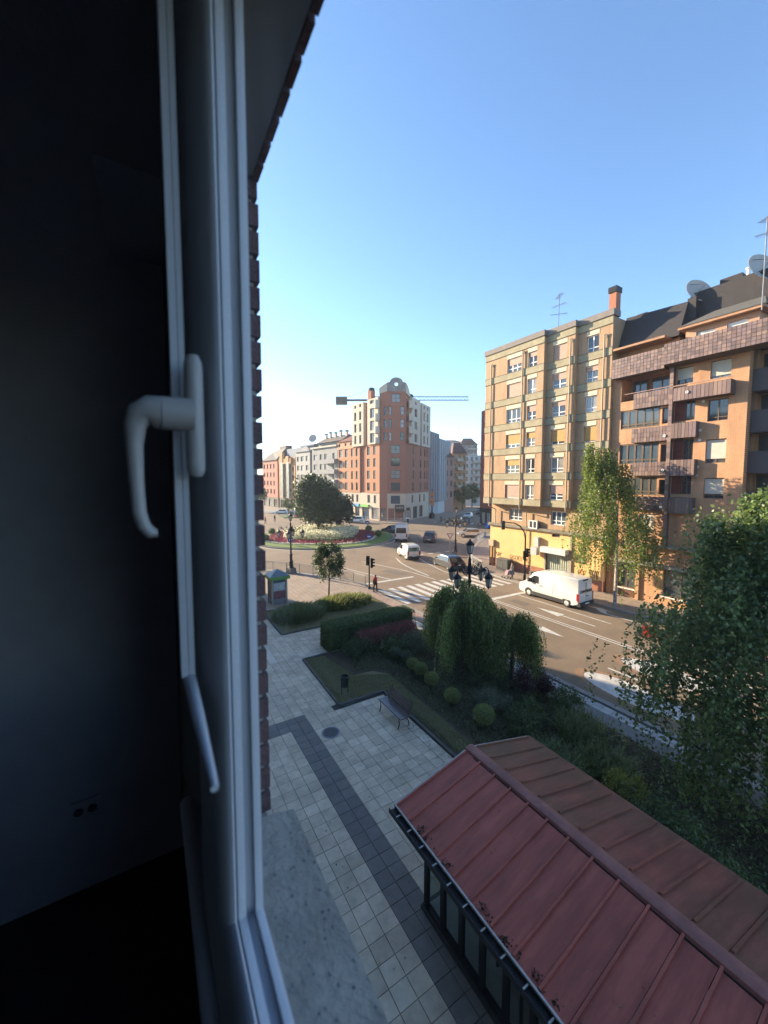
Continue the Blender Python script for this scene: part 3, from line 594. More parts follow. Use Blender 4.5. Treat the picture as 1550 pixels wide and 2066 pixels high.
def antenna(name, label, x, y, z0, z1, n, L):
    t = thing(name, label, 'antenna', (x, y, z0)); g = MB(); g.tube([(x, y, z0), (x, y, z1)], .035, 6); g.build('mast', M_steel, t)
    for k in range(n):
        z = z1 - .15 - k * .9; a = .6 * k + .9; dx, dy = math.cos(a), math.sin(a); g = MB(); g.tube([(x - dx * L, y - dy * L, z), (x + dx * L, y + dy * L, z + .1)], .022, 5)
        for q in np.linspace(-.9, .9, 9):
            cx, cy, w = x + dx * L * q, y + dy * L * q, .22 + .08 * abs(q); g.tube([(cx + dy * w, cy - dx * w, z + .06 * q), (cx - dy * w, cy + dx * w, z + .06 * q)], .012, 4)
        if k < 2:
            for sgn in (1, -1): g.tube([(x - dx * L + dy * .3 * sgn, y - dy * L - dx * .3 * sgn, z - .3), (x - dx * L + dy * .3 * sgn, y - dy * L - dx * .3 * sgn, z + .35)], .012, 4)
        g.build('yagi', M_steel, t)
antenna('roof_antenna', 'tall television aerial on the tan block roof', 36, 25.2, 23.4, 28.4, 3, .8)
# graffiti strokes (thin paint lines on the yellow wall)
def scrawl(name, f, u, z, w, h, seed, m, parent, n=5):
    q = random.Random(seed); g = MB()
    for k in range(n):
        c = u + w * (k + .5) / n; pts = []; 
        for t_ in np.linspace(0, 1, 9):
            a = t_ * (4 + q.random() * 2.5) + q.random() * .6; pts.append(f.P(c + math.cos(a) * w / n * .45, z + h / 2 + math.sin(a * 1.1) * h * .48, .012))
        g.tube(pts, .018, 4)
    g.build(name, m, parent)
scrawl('graffiti', fy, 3.1, 1.15, 2.6, .55, 3, mat('graffiti_grey', (.2, .16, .1), .8), tb, 7)
scrawl('graffiti', fy, .9, 1.2, 1.1, .5, 5, mat('graffiti_grey', (.2, .16, .1), .8), tb, 4)
scrawl('graffiti', fy, 11.0, 1.15, .7, .45, 7, mat('graffiti_red', (.45, .06, .03), .8), tb, 3)
scrawl('graffiti', fy, 12.1, 1.0, .8, .8, 9, mat('graffiti_black', (.05, .05, .04), .8), tb, 4)

# ------------------------------------------------------------------ brick block with tiled balconies
M_br = brickmat('orange_brick', (.54, .285, .155), (.62, .34, .19), (.30, .17, .09), .25, .07, .01, 'yz', bump=.35)
TILE = [mat('glazed_tile_%d' % i, c, .45, var=.12, scale=8) for i, c in enumerate([(.17, .11, .095), (.21, .14, .125), (.13, .09, .085), (.25, .165, .135), (.19, .13, .13)])]
M_grout = mat('tile_grout', (.09, .065, .055), .9); M_roof = mat('slate_roof', (.035, .03, .032), .75, var=.3, scale=5, bump=.2)
bb = thing('brick_apartment_block', 'orange brick apartment block with brown tiled balconies and dark mansard roof', 'building', (33.8, 12, 0))
f0 = Fr((33.8, 18.34), (0, -1), (-1, 0)); U = lambda y: 18.34 - y
# main wall y 18.34 .. 9.6
rows = [(15.45, 13.95), (12.7, 11.05), (10.0, 8.55)]
holes = []
for zt, zb_ in rows: holes += [(U(17.6), U(14.7), zb_, zt), (U(14.58), U(14.05), zb_ + .1, zt - .2), (U(13.76), U(12.48), zb_ + .15, zt + .08), (U(11.74), U(10.6), zb_ - .1, zt - .1)]
holes += [(U(15.88), U(14.78), 5.52, 7.08), (U(11.74), U(10.6), 5.5, 7.0), (U(13.74), U(12.7), 16.82, 18.0), (U(11.7), U(10.56), 16.72, 18.0)]
log5 = (U(17.65), U(14.1), 16.3, 18.08)
facade(bb, f0, 0, U(9.62), 4.7, 18.3, holes + [log5], M_br, .22, thick=.6)
roofbox(bb, f0, .02, U(9.64), -1.4, -12, 0, 19.4, M_br)
g = MB(); g.fbox(f0, *log5[:2], 16.2, 16.3, -1.4, 0); g.fbox(f0, log5[0] - .1, log5[0], 16.3, 18.08, -1.4, -.22); g.fbox(f0, log5[1], log5[1] + .1, 16.3, 18.08, -1.4, -.22); g.build('loggia_wall', M_br, bb)
for h in holes:
    w = h[1] - h[0]
    if w > 2.5:
        window(bb, f0, (h[0], h[1], h[2], h[3]), .12, M_win_b, GL[3 if rng.random() < .5 else 1], nx=5, transom=.2, fw=.11)
    elif w < .6: window(bb, f0, h, .2, M_win_b, GL[0], nx=1, fw=.05)
    elif 1.2 < w < 1.35:
        mid = (h[0] + h[1]) / 2; window(bb, f0, (mid, h[1], h[2], h[3]), .2, M_win_b, GL[0], nx=2, fw=.06)
        g = MB(); n = 18
        for i in range(n): z = h[2] + .05 + (h[3] - h[2] - .1) * i / n; g.fbox(f0, h[0] + .05, mid - .03, z, z + .05, -.12, -.07 + .02 * (i % 2))
        g.fbox(f0, h[0], h[0] + .05, h[2], h[3], -.13, -.05); g.fbox(f0, mid - .04, mid, h[2], h[3], -.13, -.05); g.build('louvre_shutter', mat('shutter_red', (.2, .045, .03), .6, var=.1), bb)
    else: window(bb, f0, h, .22, M_win_b, GL[[0, 1, 3][int(rng.integers(0, 3))]], nx=2, transom=.18 if h[2] < 14 else None, blind=float(rng.choice([0, .75, .85, .8])) if h[2] != rows[0][1] - .1 else 0, bm=M_bl_c, fw=.06)
fl = f0.off(-1.2)
for a, b in ((U(17.3), U(16.2)), (U(15.9), U(14.4))): window(bb, fl, (a, b, 16.5, 17.9), .0, M_win_b, GL[3], nx=2, fw=.07, proud=.02)
def tiled(name, fr, u0, u1, z0, z1, d, tw, th, ret=True):
    """balcony front clad with separate glazed tiles"""
    t0 = .16; g = MB(); g.fbox(fr, u0, u1, z0, z1, -.05, d); o = g.build(name, M_grout, bb); g = MB()
    nu, nz = max(1, round((u1 - u0) / tw)), max(1, round((z1 - z0) / th)); du, dz = (u1 - u0) / nu, (z1 - z0) / nz
    for i in range(nu):
        for j in range(nz):
            g.cm = int(rng.integers(0, 5)); g.fbox(fr, u0 + i * du + .012, u0 + (i + 1) * du - .012, z0 + j * dz + .012, z0 + (j + 1) * dz - .012, d, d + .018 + rng.uniform(0, .008))
    nd = max(1, round(d / tw))
    for k in range(nd):
        for j in range(nz):
            g.cm = int(rng.integers(0, 5)); g.fbox(fr, u0 - .016, u0 + .0, z0 + j * dz + .012, z0 + (j + 1) * dz - .012, d * k / nd + .01, d * (k + 1) / nd - .01)
    c = g.build('tile_cladding', TILE, o); c['kind'] = 'stuff'; return o
tiled('parapet', f0, U(18.05), U(14.23), 18.05, 19.58, .8, .245, .24); tiled('parapet', f0, U(14.1), U(8.3), 18.15, 19.62, 1.3, .245, .24)
tiled('balcony', f0, U(16.52), U(13.93), 15.42, 16.62, .3, .22, .4); tiled('balcony', f0, U(13.55), U(10.28), 15.48, 16.42, .8, .235, .94)
tiled('balcony', f0, U(16.56), U(13.92), 12.74, 13.86, .3, .22, .37); tiled('balcony', f0, U(13.72), U(12.18), 12.82, 13.93, .5, .22, 1.1)
tiled('balcony', f0, U(16.56), U(13.92), 10.1, 11.16, .3, .22, .35); tiled('balcony', f0, U(13.68), U(12.17), 10.06, 11.24, .5, .22, 1.18)
tiled('balcony', f0, U(16.56), U(13.93), 7.4, 8.46, .3, .22, .35); tiled('balcony', f0, U(13.68), U(12.17), 7.3, 8.46, .5, .22, 1.1)
tiled('tile_column', f0, U(14.03), U(13.78), 4.7, 18.1, .32, .25, .4)
g = MB(); g.tube([f0.P(U(17.2), 16.7, .36), f0.P(U(13.9), 16.72, .36)], .03, 6); g.tube([f0.P(U(13.6), 16.55, .84), f0.P(U(10.2), 16.58, .84)], .035, 6); g.build('handrail', mat('rail_pink', (.4, .25, .2), .6), bb)
for y_, z_ in [(12.7, 16.0), (12.0, 15.3), (12.1, 13.3), (12.1, 12.6), (12.15, 10.7), (12.2, 10.1), (14.2, 13.1), (14.2, 10.5), (14.2, 7.7)]:
    g = MB(); g.lathe([(.07, 0), (.07, -.06), (.1, -.06), (.1, -.02)], f0.P(U(y_), z_, .84 if z_ == 16.0 else (.35 if y_ > 14 else .01)), 10, axis='x'); g.build('vent_pipe', M_white, bb)
# penthouse and mansard
fp = f0.off(-.4); ph = [(U(12.8), U(11.7), 19.0, 20.4), (U(11.05), U(9.95), 19.0, 20.45)]
facade(bb, fp, U(13.45), U(9.4), 18.8, 20.75, ph, mat('salmon_render', (.46, .26, .17), .85, var=.06), .2, thick=3, name='penthouse_wall')
for h in ph: window(bb, fp, h, .2, M_win_w, GL[2], nx=2, blind=.6, bm=M_white, fw=.06)
g = MB(); P = fp.P; u0, u1 = U(13.75), U(9.0)
g.fbox(fp, u0, u1, 20.72, 20.9, -1, .55); g.build('eave', mat('eave_wood', (.36, .2, .12), .8), bb)
g = MB(); g.add([P(u0 - .05, 20.9, .6), P(u1 + .05, 20.9, .6), P(u1 - .6, 22.1, -1.6), P(u0 + 1.4, 22.1, -1.6), P(u0 - .05, 20.9, -2.6), P(u1 + .05, 20.9, -2.6)], [(0, 1, 2, 3), (0, 3, 4), (1, 5, 2), (3, 2, 5, 4)]); g.build('dormer_roof', mat('dormer_slate', (.1, .095, .085), .8, var=.2, scale=4), bb)
g = MB(); g.fbox(f0, .02, U(14.0), 19.4, 20.6, -2.2, -.9); g.build('attic_wall', M_br, bb)
g = MB(); g.add([P(-.0, 20.55, .0), P(U(13.9), 20.55, .0), P(U(13.9), 23.3, -1.3), P(0, 23.6, -1.3), P(0, 20.55, -8), P(U(13.9), 20.55, -8), P(U(13.9), 23.3, -6), P(0, 23.6, -6)], [(0, 1, 2, 3), (3, 2, 6, 7), (0, 3, 7, 4), (1, 5, 6, 2), (7, 6, 5, 4)]); g.build('mansard_roof', M_roof, bb)
g = MB(); g.fbox(fp, U(14.0), U(7.5), 20.4, 24.0, -9, -1.9); g.fbox(fp, U(13.95), U(13.4), 19.5, 23.5, -4, -1.3); g.fbox(fp, U(12.6), U(11.3), 24.0, 24.75, -5, -3); g.fbox(fp, .0, .8, 23.2, 24.2, -4, -2.9); g.build('roof_block', M_roof, bb)
g = MB(); g.fbox(f0, .05, U(14.5), 20.45, 20.62, -.9, .35); g.build('attic_eave', mat('eave_wood', (.36, .2, .12), .8), bb)
def dish(label, c, r, nrm):
    t = thing('satellite_dish', label, 'satellite dish', c, group=None); n = Vector(nrm).normalized(); a = n.orthogonal().normalized(); b = n.cross(a); c = Vector(c); g = MB(); vs = []; K = 28
    for k, (q, h) in enumerate([(0.02, 0), (.35, .03), (.7, .11), (1, .22), (1.02, .2), (.7, .08), (.35, .0), (.02, -.03)]):
        vs += [c + (a * math.cos(2 * math.pi * i / K) + b * math.sin(2 * math.pi * i / K)) * r * q + n * r * h for i in range(K)]
    g.add(vs, [(k * K + i, k * K + (i + 1) % K, (k + 1) * K + (i + 1) % K, (k + 1) * K + i) for k in range(7) for i in range(K)]); g.build('reflector', mat('dish_grey', (.42, .39, .36), .6, var=.08), t, smooth=True)
    g = MB(); g.tube([c - b * r * .8 + n * r * .2, c + n * r * .75], .03, 6); g.tube([c + a * r * .6 + n * r * .15, c + n * r * .75], .02, 6); g.build('feed_arm', M_steel, t)
    g = MB(); g.tube([c, c - n * .4, c - n * .45 - Vector((0, 0, r * 1.4))], .05, 8); g.build('mount', M_steel, t)
dish('large satellite dish standing left of the roof block on the brick building', (36.4, 13.7, 24.1), 1.0, (-.45, -.8, .35)); dish('large satellite dish cut off by the picture edge above the brick building', (36.4, 10.1, 24.2), 1.05, (-.45, -.8, .35))
antenna('mast_antenna', 'thin aerial mast with yagi at far right above the brick building', 33.6, 9.15, 20.5, 26.2, 2, .55)
g = MB(); g.lathe([(.12, 0), (.12, .55), (.17, .56), (.17, .65)], (38.3, 11.3, 24.7), 10); t = thing('flue', 'white flue pipe beside the roof block of the brick building', 'flue', (38.3, 11.3, 24.7)); g.build('pipe', M_white, t)
# set-back right wing with dark balconies
fw_ = Fr((35.8, 9.62), (0, -1), (-1, 0))
wh = [(.1, 1.4, z, z + 1.35) for z in (16.9, 14.2, 11.5, 8.8, 6.1)]
facade(bb, fw_, 0, 6, 0, 18.8, wh, M_br, .2, thick=1, name='wing_wall')
for h in wh: window(bb, fw_, h, .2, M_win_b, GL[1], nx=2, fw=.06)
for z in (15.6, 12.9, 10.2, 7.5): g = MB(); g.fbox(fw_, .02, 5, z, z + 1.45, .0, 1.4); g.build('wing_balcony', mat('balcony_slate', (.085, .07, .07), .7, var=.1), bb)
g = MB(); g.fbox(fw_, 0, 6, 18.5, 18.9, -1, 1.0); g.build('wing_roof', M_roof, bb)
# ground floor of the brick block
fg2 = Fr((33.9, 18.34), (0, -1), (-1, 0))
gh = [(.9, 2.3, .75, 2.8), (2.75, 3.9, 3.2, 3.9), (4.3, 6.6, .75, 2.9), (7.0, 8.4, .75, 2.9)]
facade(bb, fg2, 0, 8.72, 0, 4.7, gh, M_br, .25, name='shopfront')
for h in gh: window(bb, fg2, h, .25, M_win_b, GL[1], nx=2 if h[1] - h[0] > 1.3 else 1, fw=.06, sill=M_white)
g = MB(); g.fbox(fg2, .7, 8.6, 2.95, 3.15, 0, .35); g.fbox(fg2, 2.4, 8.6, 4.55, 4.7, 0, .5); g.build('canopy', M_conc, bb)
g = MB(); g.fbox(fg2, 2.42, 2.66, 0, 4.7, 0, .16); g.fbox(fg2, 0.02, .4, 0, 2.6, 0, .1); g.build('pier', M_br, bb)
g = MB()
for i in range(7): g.fbox(fg2, .95, 2.25, .08 + i * .085, .14 + i * .085, 0, .05)
g.build('grille', mat('grille_brown', (.16, .08, .05), .7), bb)

# ------------------------------------------------------------------ corner building at the roundabout
M_red = mat('brick_red_far', (.30, .13, .09), .9, var=.1, scale=3, bump=.1); M_org = mat('brick_orange_far', (.44, .215, .125), .9, var=.08, scale=3)
M_crm = mat('cream_stone', (.52, .43, .34), .85, var=.06, scale=1.5, stains=.08); M_maroon = mat('maroon_panel', (.13, .035, .04), .6, var=.1); M_wht = mat('pale_render', (.5, .44, .36), .85, var=.05, scale=1.5, stains=.08)
cb = thing('corner_building', 'red brick corner building with cream top storeys and arched crest by the roundabout', 'building', (50, 80, 0))
FL = Fr((47.5, 80.2), (-.129, .992), (-.992, -.129)); FF = Fr((48.4, 78.3), (.855, -.519), (-.519, -.855)); FR = Fr((52.2, 76.0), (.842, .539), (.539, -.842))
dd = Vector((48.4 - 47.5, 78.3 - 80.2)).normalized(); FD = Fr((47.5, 80.2), (dd.x, dd.y), (dd.y, -dd.x))
if FD.N.dot(Vector((-1, -1, 0))) < 0: FD.N = -FD.N
def winset(parent, fr, hs, depth, m, fwid=.09, nx=2, tr=.5):
    for h in hs: window(parent, fr, h, depth, m, GL[int(rng.choice([0, 1, 2, 2, 3]))], nx=nx if h[1] - h[0] > 1.05 else 1, transom=tr, fw=fwid)
RW = [7.25, 10.2, 13.15, 16.1]
lc = [(16.5, 18.1), (13.9, 15.2), (11.25, 12.2), (9.1, 10.05), (3.9, 5.1), (1.5, 2.5)]
hl = [(a, b, z, z + 2.0) for z in RW for a, b in lc]
facade(cb, FL, 0, 5.6, 6.7, 18.6, [h for h in hl if h[1] < 5.6], M_org, .25); facade(cb, FL, 8.2, 18.7, 6.7, 18.3, [h for h in hl if h[0] > 8], M_org, .25)
g = MB(); g.fbox(FL, 5.6, 8.2, 3.8, 29, -1.2, -.5); g.build('recess_panel', M_maroon, cb)
winset(cb, FL, hl, .25, M_win_d)
hl0 = [(a, b, 4.2, 6.15) for a, b in lc]; shops = [(8.6, 10.6, .3, 3.0), (4.4, 7.4, .0, 3.1), (.4, 3.4, .3, 3.1), (11.5, 14.5, .3, 3.0), (15.2, 18.2, .3, 3.0)]
facade(cb, FL.off(-.12), 0, 18.7, 0, 6.68, hl0 + shops, M_crm, .25, name='base_wall'); winset(cb, FL.off(-.12), hl0, .25, M_win_d)
for i, h in enumerate(shops): window(cb, FL.off(-.12), h, .25, M_win_d, GL[[1, 3, 2, 0, 1][i]], nx=2, fw=.08)
for (a, b, z0, z1, c, nm) in [(8.3, 11.2, 3.05, 3.75, (.08, .3, .5), 'blue_sign'), (4.3, 7.6, 3.1, 3.7, (.16, .42, .08), 'green_sign')]: g = MB(); g.fbox(FL, a, b, z0, z1, -.1, .35); g.build('shop_sign', mat(nm, c, .5), cb)
wA = [(a, b, z, z + 2.1) for z in (19.1, 22.05, 25.0) for a, b in ((9.05, 10.0), (6.85, 7.8))] + [(9.05, 9.9, 28.1, 28.8), (6.9, 7.75, 28.2, 28.95)]
wB = [(1.5, 3.2, z, z + 2.3) for z in (18.95, 21.9, 24.9)] + [(1.6, 3.2, 28.3, 29.1)]
facade(cb, FL.off(.45), 5.95, 10.9, 18.5, 29.25, wA, M_wht, .3, thick=1.5); facade(cb, FL.off(.45), .0, 4.3, 18.55, 29.5, wB, M_wht, .3, thick=1.5)
winset(cb, FL.off(.45), wA + wB, .3, M_win_d)
facade(cb, FL.off(.1), 10.9, 18.7, 18.2, 20.15, [(a, b, 19.0, 19.75) for a, b in ((17.2, 18.1), (14.2, 15.1), (11.6, 12.5))], mat('pale_orange_band', (.5, .27, .17), .85), .25)
winset(cb, FL.off(.1), [(a, b, 19.0, 19.75) for a, b in ((17.2, 18.1), (14.2, 15.1), (11.6, 12.5))], .25, M_win_d)
# bevelled front
ff = [(.95, 3.15, z, z + 2.0) for z in RW] + [(.95, 3.15, 4.2, 6.15)] ; fu = [(-.1 + .55, 1.15, z, z + 2.0) for z in (19.15, 22.15, 25.15)] + [(3.15, 4.1, z, z + 2.0) for z in (19.15, 22.15, 25.15)] + [(1.1, 3.15, 28.1, 30.05)]
facade(cb, FF, 0, 4.42, 6.7, 30.6, ff[:-1] + fu, M_red, .25); winset(cb, FF, ff + fu, .25, M_win_d)
facade(cb, FF.off(-.1), 0, 4.42, 0, 6.68, [ff[-1], (.35, 1.75, .2, 3.1), (2.0, 3.9, .2, 2.2)], M_crm, .25, name='base_wall')
for h in [(.35, 1.75, .2, 3.1), (2.0, 3.9, .2, 2.2)]: window(cb, FF.off(-.1), h, .25, M_win_d, GL[0], nx=2, fw=.07)
g = MB(); g.fbox(FF, 1.95, 4.1, 2.3, 3.95, -.05, .22); g.build('shop_sign', mat('black_sign', (.03, .03, .032), .4), cb)
scrawl('shop_lettering', FF.off(.22), 2.2, 3.1, 1.7, .4, 21, M_white, cb, 8)
facade(cb, FD, 0, 2.1, 0, 30.6, [(.35, 1.75, .2, 3.1)] + [(1.2, 1.95, z, z + 2) for z in (19.15, 22.15, 25.15)], M_red, .2); window(cb, FD, (.35, 1.75, .2, 3.1), .2, M_win_d, GL[1], nx=2)
winset(cb, FD, [(1.2, 1.95, z, z + 2) for z in (19.15, 22.15, 25.15)], .2, M_win_d)
crest = [(0, 30.6), (4.42, 30.6), (4.42, 32.6), (3.75, 32.75)] + [(2.2 + 1.5 * math.cos(a), 32.75 + 1.05 * math.sin(a)) for a in np.linspace(.05, math.pi - .05, 15)] + [(.65, 32.75), (0, 32.6)]
M_crest = mat('crest_concrete', (.3, .29, .27), .9, var=.2, stains=.35)
g = MB(); n = len(crest); cc = (2.2, 32.25); cr = .45
ring = [(cc[0] + cr * math.cos(a), cc[1] + cr * math.sin(a)) for a in np.linspace(0, 2 * math.pi, 25)[:-1]]
def crestface(d):
    o = [FF.P(u, z, d) for u, z in crest]; i_ = [FF.P(u, z, d) for u, z in ring]; return o, i_
def nearest(p): return min(range(24), key=lambda k: (ring[k][0] - p[0]) ** 2 + (ring[k][1] - p[1]) ** 2)
for d in (.05, -.4):      # two faces with the round hole left open
    o, i_ = crestface(d)
    for k in range(n):
        a, b = crest[k], crest[(k + 1) % n]; ka, kb = nearest(a), nearest(b); m_ = [ka]; 
        while m_[-1] != kb and len(m_) < 26: m_.append((m_[-1] + 1) % 24)
        if len(m_) > 14: m_ = [ka, kb]
        g.add([o[k], o[(k + 1) % n]] + [i_[q] for q in reversed(m_)], [tuple(range(2 + len(m_)))])
o1, i1 = crestface(.05); o2, i2 = crestface(-.4)
for k in range(n): g.quad(o1[k], o1[(k + 1) % n], o2[(k + 1) % n], o2[k])
for k in range(24): g.quad(i1[k], i1[(k + 1) % 24], i2[(k + 1) % 24], i2[k])
g.build('crest', M_crest, cb)
g = MB(); g.add([FD.P(0, 30.3, .1), FD.P(2.15, 30.6, .06), FD.P(2.15, 32.6, .06), FD.P(0, 31.6, .1), FD.P(0, 30.3, -.4), FD.P(2.15, 30.6, -.4), FD.P(2.15, 32.6, -.4), FD.P(0, 31.6, -.4)], [(0, 1, 2, 3), (4, 7, 6, 5), (0, 4, 5, 1), (3, 2, 6, 7), (0, 3, 7, 4), (1, 5, 6, 2)]); g.build('crest_wing', M_wht, cb)
g = MB(); g.fprism(FR, [(0, 30.3), (2.6, 29.6), (2.6, 30.4), (1.2, 32.0), (0, 32.6)], -.4, .06); g.build('crest_wing', M_wht, cb)
# right facade
hr = [(a, b, z, z + 2.0) for z in RW for a, b in ((4.2, 5.3), (9.4, 10.5), (12.7, 13.6), (14.6, 15.4))]
facade(cb, FR, 0, 16.8, 6.7, 18.6, hr, M_red, .25); winset(cb, FR, hr, .25, M_win_d)
hr0 = [(a, b, 4.2, 6.15) for a, b in ((4.2, 5.3), (9.4, 10.5), (12.7, 13.6))] + [(.8, 3.6, .2, 3.2), (5.2, 8.2, .2, 3.2), (9.6, 12.2, .2, 3.2)]
facade(cb, FR.off(-.12), 0, 16.8, 0, 6.68, hr0, M_crm, .25, name='base_wall')
for h in hr0: window(cb, FR.off(-.12), h, .25, M_win_d, GL[0], nx=2, fw=.08)
wr = [(4.5, 6.3, z, z + 1.9) for z in (19.3, 22.3, 25.4)] + [(10.8, 11.9, z, z + 2.1) for z in (19.3, 22.3, 25.3)] + [(13.5, 14.5, z, z + 2.1) for z in (19.3, 22.3, 25.3)] + [(4.8, 5.9, 28.3, 29.0), (10.9, 11.8, 28.3, 29.0), (13.5, 14.4, 28.3, 29.0)]
facade(cb, FR.off(.45), 2.6, 8.5, 18.65, 29.8, [h for h in wr if h[1] < 8], M_wht, .3, thick=1.5); facade(cb, FR.off(.45), 9.7, 16.2, 18.65, 29.6, [h for h in wr if h[0] > 9], M_wht, .3, thick=1.5); winset(cb, FR.off(.45), wr, .3, M_win_d)
g = MB(); g.fbox(FR, .2, 16.6, 18.5, 29.2, -4, -.35); g.fbox(FL, .2, 10.8, 18.5, 29.0, -6, -.35); g.fbox(FL, .2, 18.6, 0, 18.5, -8, -.42); g.fbox(FR, .3, 16.6, 0, 18.5, -8, -.42); g.fbox(FF, .1, 4.3, 0, 30.5, -5, -.3); g.build('core', M_red, cb)
for k, (z0, z1) in enumerate([(26.9, 28.8), (23.95, 25.6), (21.0, 22.6), (18.6, 20.0)]):
    for fr, u0, s in ((FL, -.35, 1), (FR, 1.2, 1)):
        g = MB(); a = np.linspace(0, math.pi, 9)
        poly = [fr.P(u0 + .7 + .85 * math.cos(q), 0, .35 + .75 * math.sin(q))[:2] for q in a]; g.prism(poly, z0, z1); g.build('balcony', M_wht, cb)
for (fr, u, d, z) in [(FL, 4.9, -1.2, 32.0), (FR, 4.0, -2, 32.1), (FR, 6.5, -1.5, 30.6)]:
    g = MB(); g.fbox(fr, u - .7, u + .7, 28.5, z, d - .7, d + .5); g.build('chimney', M_red, cb); g = MB(); g.lathe([(.8, 0), (.8, .5), (.5, .75)], fr.P(u, z, d - .1), 10); g.build('chimney_cap', M_black, cb)
g = MB(); P = FL.P; g.add([P(10.9, 20.15, .4), P(18.7, 20.15, .4), P(18.7, 22.2, -4), P(10.9, 22.6, -4), P(10.9, 20.15, -8), P(18.7, 20.15, -8)], [(0, 1, 2, 3), (3, 2, 5, 4), (0, 3, 4), (1, 5, 2)]); g.build('tile_roof', mat('clay_roof', (.16, .06, .045), .85, var=.2), cb)

# ------------------------------------------------------------------ row of houses left of the corner building
def rowhouse(name, label, u0, u1, ztop, cols, rws, m, wm, hgt=1.6, base=3.6, basem=None, frame=FL, depth=.25, nx=2, ground=True, far=False, d=0.):
    fr = frame.off(d); b = thing(name, label, 'building', fr.P((u0 + u1) / 2, 0)); hs = [(a, c, z, z + hgt) for z in rws for a, c in cols]
    facade(b, fr, u0, u1, base, ztop, hs, m, depth)
    n = max(1, int((u1 - u0) / 4)); gh = [(u0 + (u1 - u0) * (i + .15) / n, u0 + (u1 - u0) * (i + .85) / n, .2, base - .6) for i in range(n)]
    facade(b, fr.off(-.1), u0, u1, 0, base - .01, gh, basem or mat('shop_dark', (.09, .085, .08), .7), depth, name='base_wall')
    for h in gh: window(b, fr.off(-.1), h, depth, M_win_d, GL[int(rng.integers(0, 3))], nx=2, fw=.09)
    for h in hs: window(b, fr, h, depth, wm, GL[int(rng.choice([0, 1, 1, 2]))], nx=nx, fw=.09)
    g = MB(); g.fbox(fr, u0 + .05, u1 - .05, 0, ztop - .1, -10, -.4); g.build('body', m, b); return b, fr
M_gw = mat('grey_white_render', (.28, .28, .285), .85, var=.06, stains=.12); M_bg = mat('blue_grey_render', (.2, .24, .3), .85, var=.08)
b, fr = rowhouse('terrace_house', 'grey-white balcony building beside the orange wing of the corner building', 18.9, 33.6, 19.3, [(30.4, 32.6), (27.4, 28.9), (24.6, 26.2), (20.2, 21.6)], [4.3, 7.2, 10.1, 13.0, 15.9], M_gw, M_win_d)
for z in (6.0, 8.9, 11.8, 14.7): g = MB(); g.fbox(fr, 19.0, 25.2, z, z + 1.1, 0, 1.1); g.fbox(fr, 19.0, 25.2, z - .15, z, 0, 1.15); g.build('balcony', M_gw, b)
g = MB(); g.fbox(fr, 18.8, 33.7, 19.3, 19.75, -1, .5); g.build('cornice', M_wht, b)
g = MB(); g.fbox(fr, 19.2, 33, 19.75, 21.0, -6, -2); g.build('attic', M_gw, b)
g = MB(); g.add([fr.P(18.9, 21, -1.2), fr.P(33.6, 21, -1.2), fr.P(33, 23, -4.5), fr.P(19.4, 23, -4.5), fr.P(18.9, 21, -9), fr.P(33.6, 21, -9)], [(0, 1, 2, 3), (3, 2, 5, 4), (0, 3, 4), (1, 5, 2)]); g.build('roof', mat('grey_tile_roof', (.1, .085, .08), .85, var=.2), b)
for i, u in enumerate((20, 23.2, 26, 29, 31.5)):
    g = MB(); g.fbox(fr, u - .35, u + .35, 22, 23.6 + .3 * (i % 2), -4.2, -3.6); g.build('chimney', M_wht, b); g = MB(); g.lathe([(.7, 0), (.75, .12), (.2, .4)], fr.P(u, 23.75 + .3 * (i % 2), -3.9), 8); g.build('cowl', M_roof, b)
b, fr = rowhouse('terrace_house', 'white town house with small curved pediment, left of the tree on the roundabout', 35.0, 44.8, 18.9, [(42.2, 43.9), (39.2, 41.2), (36, 37.8)], [4.3, 7.2, 10.1, 13.0, 15.9], mat('white_render_far', (.34, .33, .32), .85, var=.06), M_win_d)
g = MB(); g.fbox(fr, 34.9, 44.9, 18.9, 19.3, -1, .4); g.fprism(fr, [(35.5, 19.3), (40.5, 19.3)] + [(38 + 2.5 * math.cos(a), 19.3 + 1.2 * math.sin(a)) for a in np.linspace(.2, math.pi - .2, 8)], -.3, .1); g.build('pediment', M_gw, b)
g = MB(); g.fbox(fr, 36, 44, 19.3, 20.8, -7, -2); g.fbox(fr, 34.9, 44.6, 20.8, 21.3, -8, -1.4); g.build('attic', M_bg, b)
g = MB(); g.fbox(FL, 33.6, 35, 0, 19.2, -8, -1.0); t = thing('infill_house', 'narrow blue-grey house strip between two pale terrace houses', 'building', FL.P(34.3, 0)); g.build('wall', M_bg, t)
dish('round dark satellite dish on the white town house roof', tuple(FL.P(38.5, 23.2, -3)), 1.3, (-.6, -.7, .3))
M_ot = mat('tan_orange_render', (.46, .25, .12), .85, var=.06); M_by = mat('bay_glass', (.2, .22, .2), .3, var=.2, scale=1)
b, fr = rowhouse('terrace_house', 'tan and orange stepped house with glazed bay columns in the far row', 45.4, 58.2, 17.6, [(56, 57.4), (51.2, 52.6), (46.3, 47.6)], [4.4, 7.2, 10.0, 12.8], M_ot, M_win_d)
for u, zt in ((53.4, 19.4), (48.6, 18.0)): g = MB(); g.fbox(fr, u, u + 2.2, 16.2, zt, 0, .9); g.fbox(fr, u - 1.3, u + 3.4, 15.5, 17.2, .2, .7); g.build('bay_top', M_ot, b); g = MB(); g.fbox(fr, u + .1, u + 2.1, 3.8, 16.2, 0, .75); g.build('bay', M_by, b)
g = MB(); g.fbox(fr, 46, 58, 17.6, 21.0, -9, -3); g.build('attic', M_bg, b)
